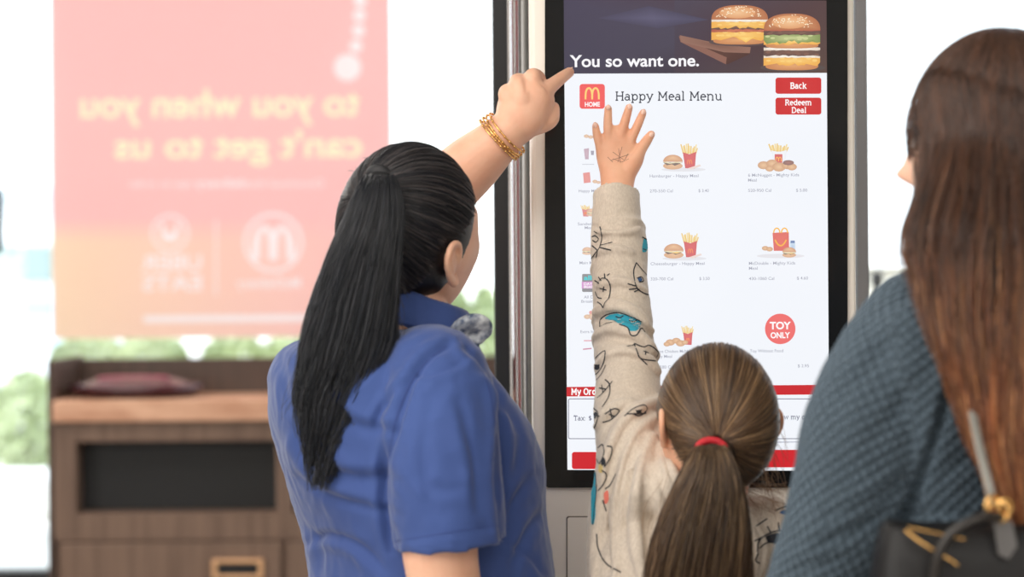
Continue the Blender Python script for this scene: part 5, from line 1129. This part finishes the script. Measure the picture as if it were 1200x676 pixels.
folds(me, [([(1108, 372), (1118, 420), (1112, 460), (1098, 510), (1074, 575), (1046, 636)], 6, .010, .4), ([(1040, 600), (1000, 620), (960, 640)], 8, .006, .7), ([(1062, 560), (1020, 590), (975, 606)], 8, .005, .7), ([(1000, 650), (960, 662), (930, 668)], 7, .004, .6),
    ([(1090, 430), (1060, 470), (1020, 520)], 10, .004, .5), ([(1060, 380), (1020, 430), (980, 470)], 10, .003, .5), ([(1100, 560), (1130, 540), (1160, 545)], 8, .004), ([(1060, 606), (1100, 600), (1150, 606)], 6, .004)], (8, .0035))
V = getV(me)
# cloth coordinates for the quilting: around and along the nearest limb
ax_pts = crom(np.array([tuple(p) for p in armp]), 12); axd = np.r_[0, np.cumsum(np.linalg.norm(np.diff(ax_pts, axis=0), axis=1))]
qx = np.empty((len(V), 2)); ct = np.array([g0.x, YG])
d2 = np.full(len(V), 9e9); ji = np.zeros(len(V), int)
for j, p in enumerate(ax_pts):
    d = ((V-p)**2).sum(1); m_ = d < d2; d2[m_] = d[m_]; ji[m_] = j
T = np.gradient(ax_pts, axis=0); T /= np.linalg.norm(T, axis=1)[:, None]
a0 = np.cross(T, [0, 1, 0]); a0 /= np.linalg.norm(a0, axis=1)[:, None]; b0_ = np.cross(T, a0)
rel = V-ax_pts[ji]; along = axd[ji]+(rel*T[ji]).sum(1); th = np.arctan2((rel*a0[ji]).sum(1), (rel*b0_[ji]).sum(1))
arm = d2 < .082**2
rx, ry = V[:, 0]-ct[0], V[:, 1]-ct[1]
U = np.where(arm, th*.07, np.arctan2(rx, -ry)*.15); W_ = np.where(arm, along, V[:, 2])
at = me.color_attributes.new('fab', 'FLOAT_COLOR', 'POINT'); cc = np.ones((len(V), 4)); cc[:, 0] = U; cc[:, 1] = W_; at.data.foreach_set('color', cc.reshape(-1))
sm = bpy.data.materials.new('grey blue quilted knit'); sm.use_nodes = True; n = sm.node_tree; b = n.nodes['Principled BSDF']
b.inputs['Roughness'].default_value = .85; b.inputs['Specular IOR Level'].default_value = .2; b.inputs['Sheen Weight'].default_value = .35; b.inputs['Sheen Roughness'].default_value = .4; b.inputs['Sheen Tint'].default_value = (.6, .8, 1, 1)
at_ = n.nodes.new('ShaderNodeAttribute'); at_.attribute_name = 'fab'; sp_ = n.nodes.new('ShaderNodeSeparateColor'); n.links.new(at_.outputs['Color'], sp_.inputs[0])
def M_(op, a, b_=None, v=None):
    q = n.nodes.new('ShaderNodeMath'); q.operation = op; n.links.new(a, q.inputs[0])
    if b_ is not None: n.links.new(b_, q.inputs[1])
    elif v is not None: q.inputs[1].default_value = v
    return q.outputs[0]
u_ = M_('MULTIPLY', sp_.outputs[0], v=PI/.0150); v_ = M_('MULTIPLY', sp_.outputs[1], v=PI/.0140)
h1 = M_('ABSOLUTE', M_('SINE', M_('ADD', u_, v_))); h2 = M_('ABSOLUTE', M_('SINE', M_('SUBTRACT', u_, v_)))
hh = M_('POWER', M_('MULTIPLY', h1, h2), v=.5)
bp = n.nodes.new('ShaderNodeBump'); bp.inputs['Strength'].default_value = .9; bp.inputs['Distance'].default_value = .007; n.links.new(hh, bp.inputs['Height']); n.links.new(bp.outputs[0], b.inputs['Normal'])
tcg = n.nodes.new('ShaderNodeTexCoord'); nz = n.nodes.new('ShaderNodeTexNoise'); nz.inputs['Scale'].default_value = 350; n.links.new(tcg.outputs['Object'], nz.inputs[0])
mx = n.nodes.new('ShaderNodeMix'); mx.data_type = 'RGBA'; mx.inputs[6].default_value = rgb(52, 64, 74); mx.inputs[7].default_value = rgb(84, 97, 108); n.links.new(nz.outputs[0], mx.inputs[0]); n.links.new(mx.outputs[2], b.inputs['Base Color'])
swo = link('sweater', me, sm, wom)
# trousers, shoes
tb = MB(); tb.torso([(g0.x, YG, 1.08, .150, .11, .095, yawG), (g0.x, YG, 1.0, .165, .12, .115, yawG), (g0.x, YG, .90, .18, .125, .135, yawG), (g0.x, YG, .80, .16, .11, .12, yawG)]); legs(tb, (g0.x, YG, .84), .088, yawG, -.03, r=(.10, .075, .055))
link('trousers', remesh(tb, .008, 4), mat('black trousers', rgb(34, 34, 38), .8), wom); shoes(wom, (g0.x, YG), .088, yawG, mat('black shoe leather', rgb(30, 30, 32), .4))
# hair
hairW = hair_mat('long brown hair', .36, .5)
cW = (0, -.004, .02); RW_ = (.084, .100, .110)
Lw = [(0, .84, .58), (.35, .78, .54), (.66, .66, .30), (.84, .46, -.05), (.90, .20, -.45), (.9, -.2, -.6), (.7, -.6, -.7), (.3, -.8, -.8), (0, -.85, -.8)]
Lw = Lw+[(-a, b_, c_) for a, b_, c_ in Lw[-2:0:-1]]
wc = [(48, 32, 26), (72, 49, 39), (58, 40, 32), (112, 74, 54)]
S, col = scalp(HW, (0, -.05, 1), Lw, cW, RW_, 6000, 20, wc, .03, .01, tend=.98)
hair3 = strands('hair', S, .0005, col, hairW, wom, base=(cap(HW, cW, tuple(r*.95 for r in RW_), None), s2l((42, 28, 22))))
tabW = [(64, 1126, 1204, 2.24, .022), (80, 1094, 1236, 2.236, .056), (98, 1078, 1250, 2.23, .077), (125, 1067, 1262, 2.222, .097), (170, 1062, 1268, 2.21, .106), (220, 1064, 1272, 2.195, .105), (265, 1064, 1278, 2.18, .095), (300, 1064, 1284, 2.165, .085), (335, 1076, 1290, 2.135, .065), (375, 1090, 1292, 2.105, .045), (420, 1108, 1292, 2.09, .036), (470, 1126, 1290, 2.085, .034), (520, 1142, 1286, 2.08, .033), (570, 1164, 1278, 2.075, .03), (620, 1178, 1268, 2.075, .025), (670, 1192, 1256, 2.075, .015)]
S, s_, t_ = bundle(tabW, 11000, 40, wave=.015, clump=110, spill=.06, pl=.8, t0=(0, .3), t1=(.72, 1.0), fr=6)
# keep the strands off the face: those starting in front of the brow are dropped
Mi = np.array(HW.inverted()); Q = S@Mi[:3, :3].T+Mi[:3, 3]
bad = ((Q[..., 1] > .040) & (Q[..., 2] < .055) & (Q[..., 2] > -.13) & (np.abs(Q[..., 0]) < .072)).any(1); S = S[~bad]; s_ = s_[~bad]; t_ = t_[~bad]
Q = S@Mi[:3, :3].T+Mi[:3, 3]; rel_ = (Q-np.array(cW))/np.array(RW_); ee = np.linalg.norm(rel_, axis=2); k_ = np.clip((Q[..., 2]+.09)/.10, 0, 1); lo_ = rng.uniform(1.0, 1.05, (len(S), 1)); tg_ = np.clip(ee, lo_, lo_+.05)/ee
tg_ = 1+(tg_-1)*k_; Q = np.array(cW)+(Q-np.array(cW))*tg_[..., None]; Mw = np.array(HW); S = Q@Mw[:3, :3].T+Mw[:3, 3]
cc = np.array([s2l(q) for q in wc]); pk = rng.integers(0, 3, len(S)); ww = rng.uniform(0, 1, (len(S), 1)); c0 = cc[pk]*(1-ww)+cc[pk+1]*ww
tip = np.array([s2l(q) for q in ((104, 62, 40), (196, 118, 70), (150, 86, 54), (232, 164, 110))])[rng.integers(0, 4, len(S))]
mixf = np.clip((t_-.34-rng.uniform(-.12, .22, (len(S), 1)))/.4, 0, 1)[..., None]*rng.uniform(.25, 1, (len(S), 1, 1))
col = c0[:, None]*(1-mixf)+tip[:, None]*mixf
core = MB(); core.tube([P(1166, 215, 2.215), P(1170, 290, 2.18), P(1190, 360, 2.125), P(1206, 430, 2.095), P(1216, 520, 2.085), P(1222, 600, 2.08)], [.070, .082, .080, .068, .05, .03], n=24, flat=[.9, .75, .5, .35, .35, .3], up=(0, 1, 0))
cq = MB(); V = np.array(core.v)@Mi[:3, :3].T+Mi[:3, 3]; cq.add(core.v, [f for f in core.f if not any(V[i, 1] > .03 and -.14 < V[i, 2] < .06 for i in f)])
strands('long_hair', S, .0005, col, hairW, hair3, base=(cq, s2l((52, 34, 27))))
# ---- handbag
bag = thing('handbag', 'black leather handbag with gold rings hanging from a shoulder strap at the bottom right', 'handbag', (P(1135, 0, 2.03).x, 2.03, P(0, 860, 2.03).z))
lea = mat('black leather', rgb(24, 23, 24), .5, spec=.3, bump=(220, .3, .0008)); gl = mat('gold', rgb(236, 188, 118), .22, metal=1.0)
bb = MB()
def bsec(py, x0, x1, d): 
    a, c = P(x0, py, 2.03), P(x1, py, 2.03); th = np.linspace(0, 2*PI, 40, endpoint=False)
    return np.array([((a.x+c.x)/2+(c.x-a.x)/2*math.copysign(abs(math.cos(t))**.45, math.cos(t)), 2.035+d*math.copysign(abs(math.sin(t))**.6, math.sin(t)), a.z+.006*math.cos(t)**2) for t in th])
bb.rings([bsec(622, 1050, 1226, .016), bsec(616, 1042, 1232, .026), bsec(624, 1034, 1238, .036), bsec(660, 1026, 1244, .045), bsec(740, 1018, 1250, .052), bsec(830, 1014, 1254, .055), bsec(852, 1020, 1248, .050), bsec(858, 1040, 1230, .04)])
bb.obj('bag_body', lea, bag, smooth=True)
zp = MB(); zp.tube([P(1062, 622, 1.990), P(1080, 636, 1.984), P(1112, 655, 1.982), P(1122, 662, 1.982)], .0016, n=8); zp.tube([P(1066, 618, 1.992), P(1130, 632, 1.988)], .0011, n=8); zp.obj('gold_zip', gl, bag, smooth=True)
hd_ = MB(); hd_.tube([P(1094, 690, 1.984), P(1100, 650, 1.975), P(1118, 622, 1.97), P(1150, 606, 1.975), P(1172, 606, 1.985)], .0052, n=12); hd_.obj('bag_handle', mat('dark strap leather', rgb(40, 36, 34), .35), bag, smooth=True)
tb_ = MB(); tb_.rings([[P(x, y, 1.992-dy) for x, y in ((1164, 612), (1186, 610), (1192, 640), (1182, 655), (1170, 650))] for dy in (0, .006)]); tb_.obj('strap_tab', mat('grey leather tab', rgb(96, 94, 94), .4), bag)
stp = MB(); stp.tube([P(1164, 590, 1.992), P(1157, 560, 2.00), P(1147, 520, 2.02), P(1138, 475, 2.055), P(1130, 430, 2.09), P(1126, 385, 2.13), P(1124, 352, 2.19), P(1126, 345, 2.25), P(1120, 380, 2.32), P(1130, 480, 2.36)], [.0045]*10, n=16, flat=.28, up=(0, -1, 0))
stp.obj('shoulder_strap', mat('worn silver grey leather', rgb(128, 126, 120), .35, metal=.2, bump=(60, .3, .002)), bag, smooth=True)
for (cx, cy, r, tlt) in ((1164, 592, .008, .5), (1171, 599, .0085, -.5), (1178, 594, .0065, .2)):
    q = MB(); c_ = P(cx, cy, 1.985); q.tube([c_+Vector((r*math.cos(a), tlt*r*math.cos(a), r*1.15*math.sin(a))) for a in np.linspace(0, 2*PI, 33)], .0022, n=10, sub=1, round_ends=False); q.obj('metal_ring', gl, bag, smooth=True)
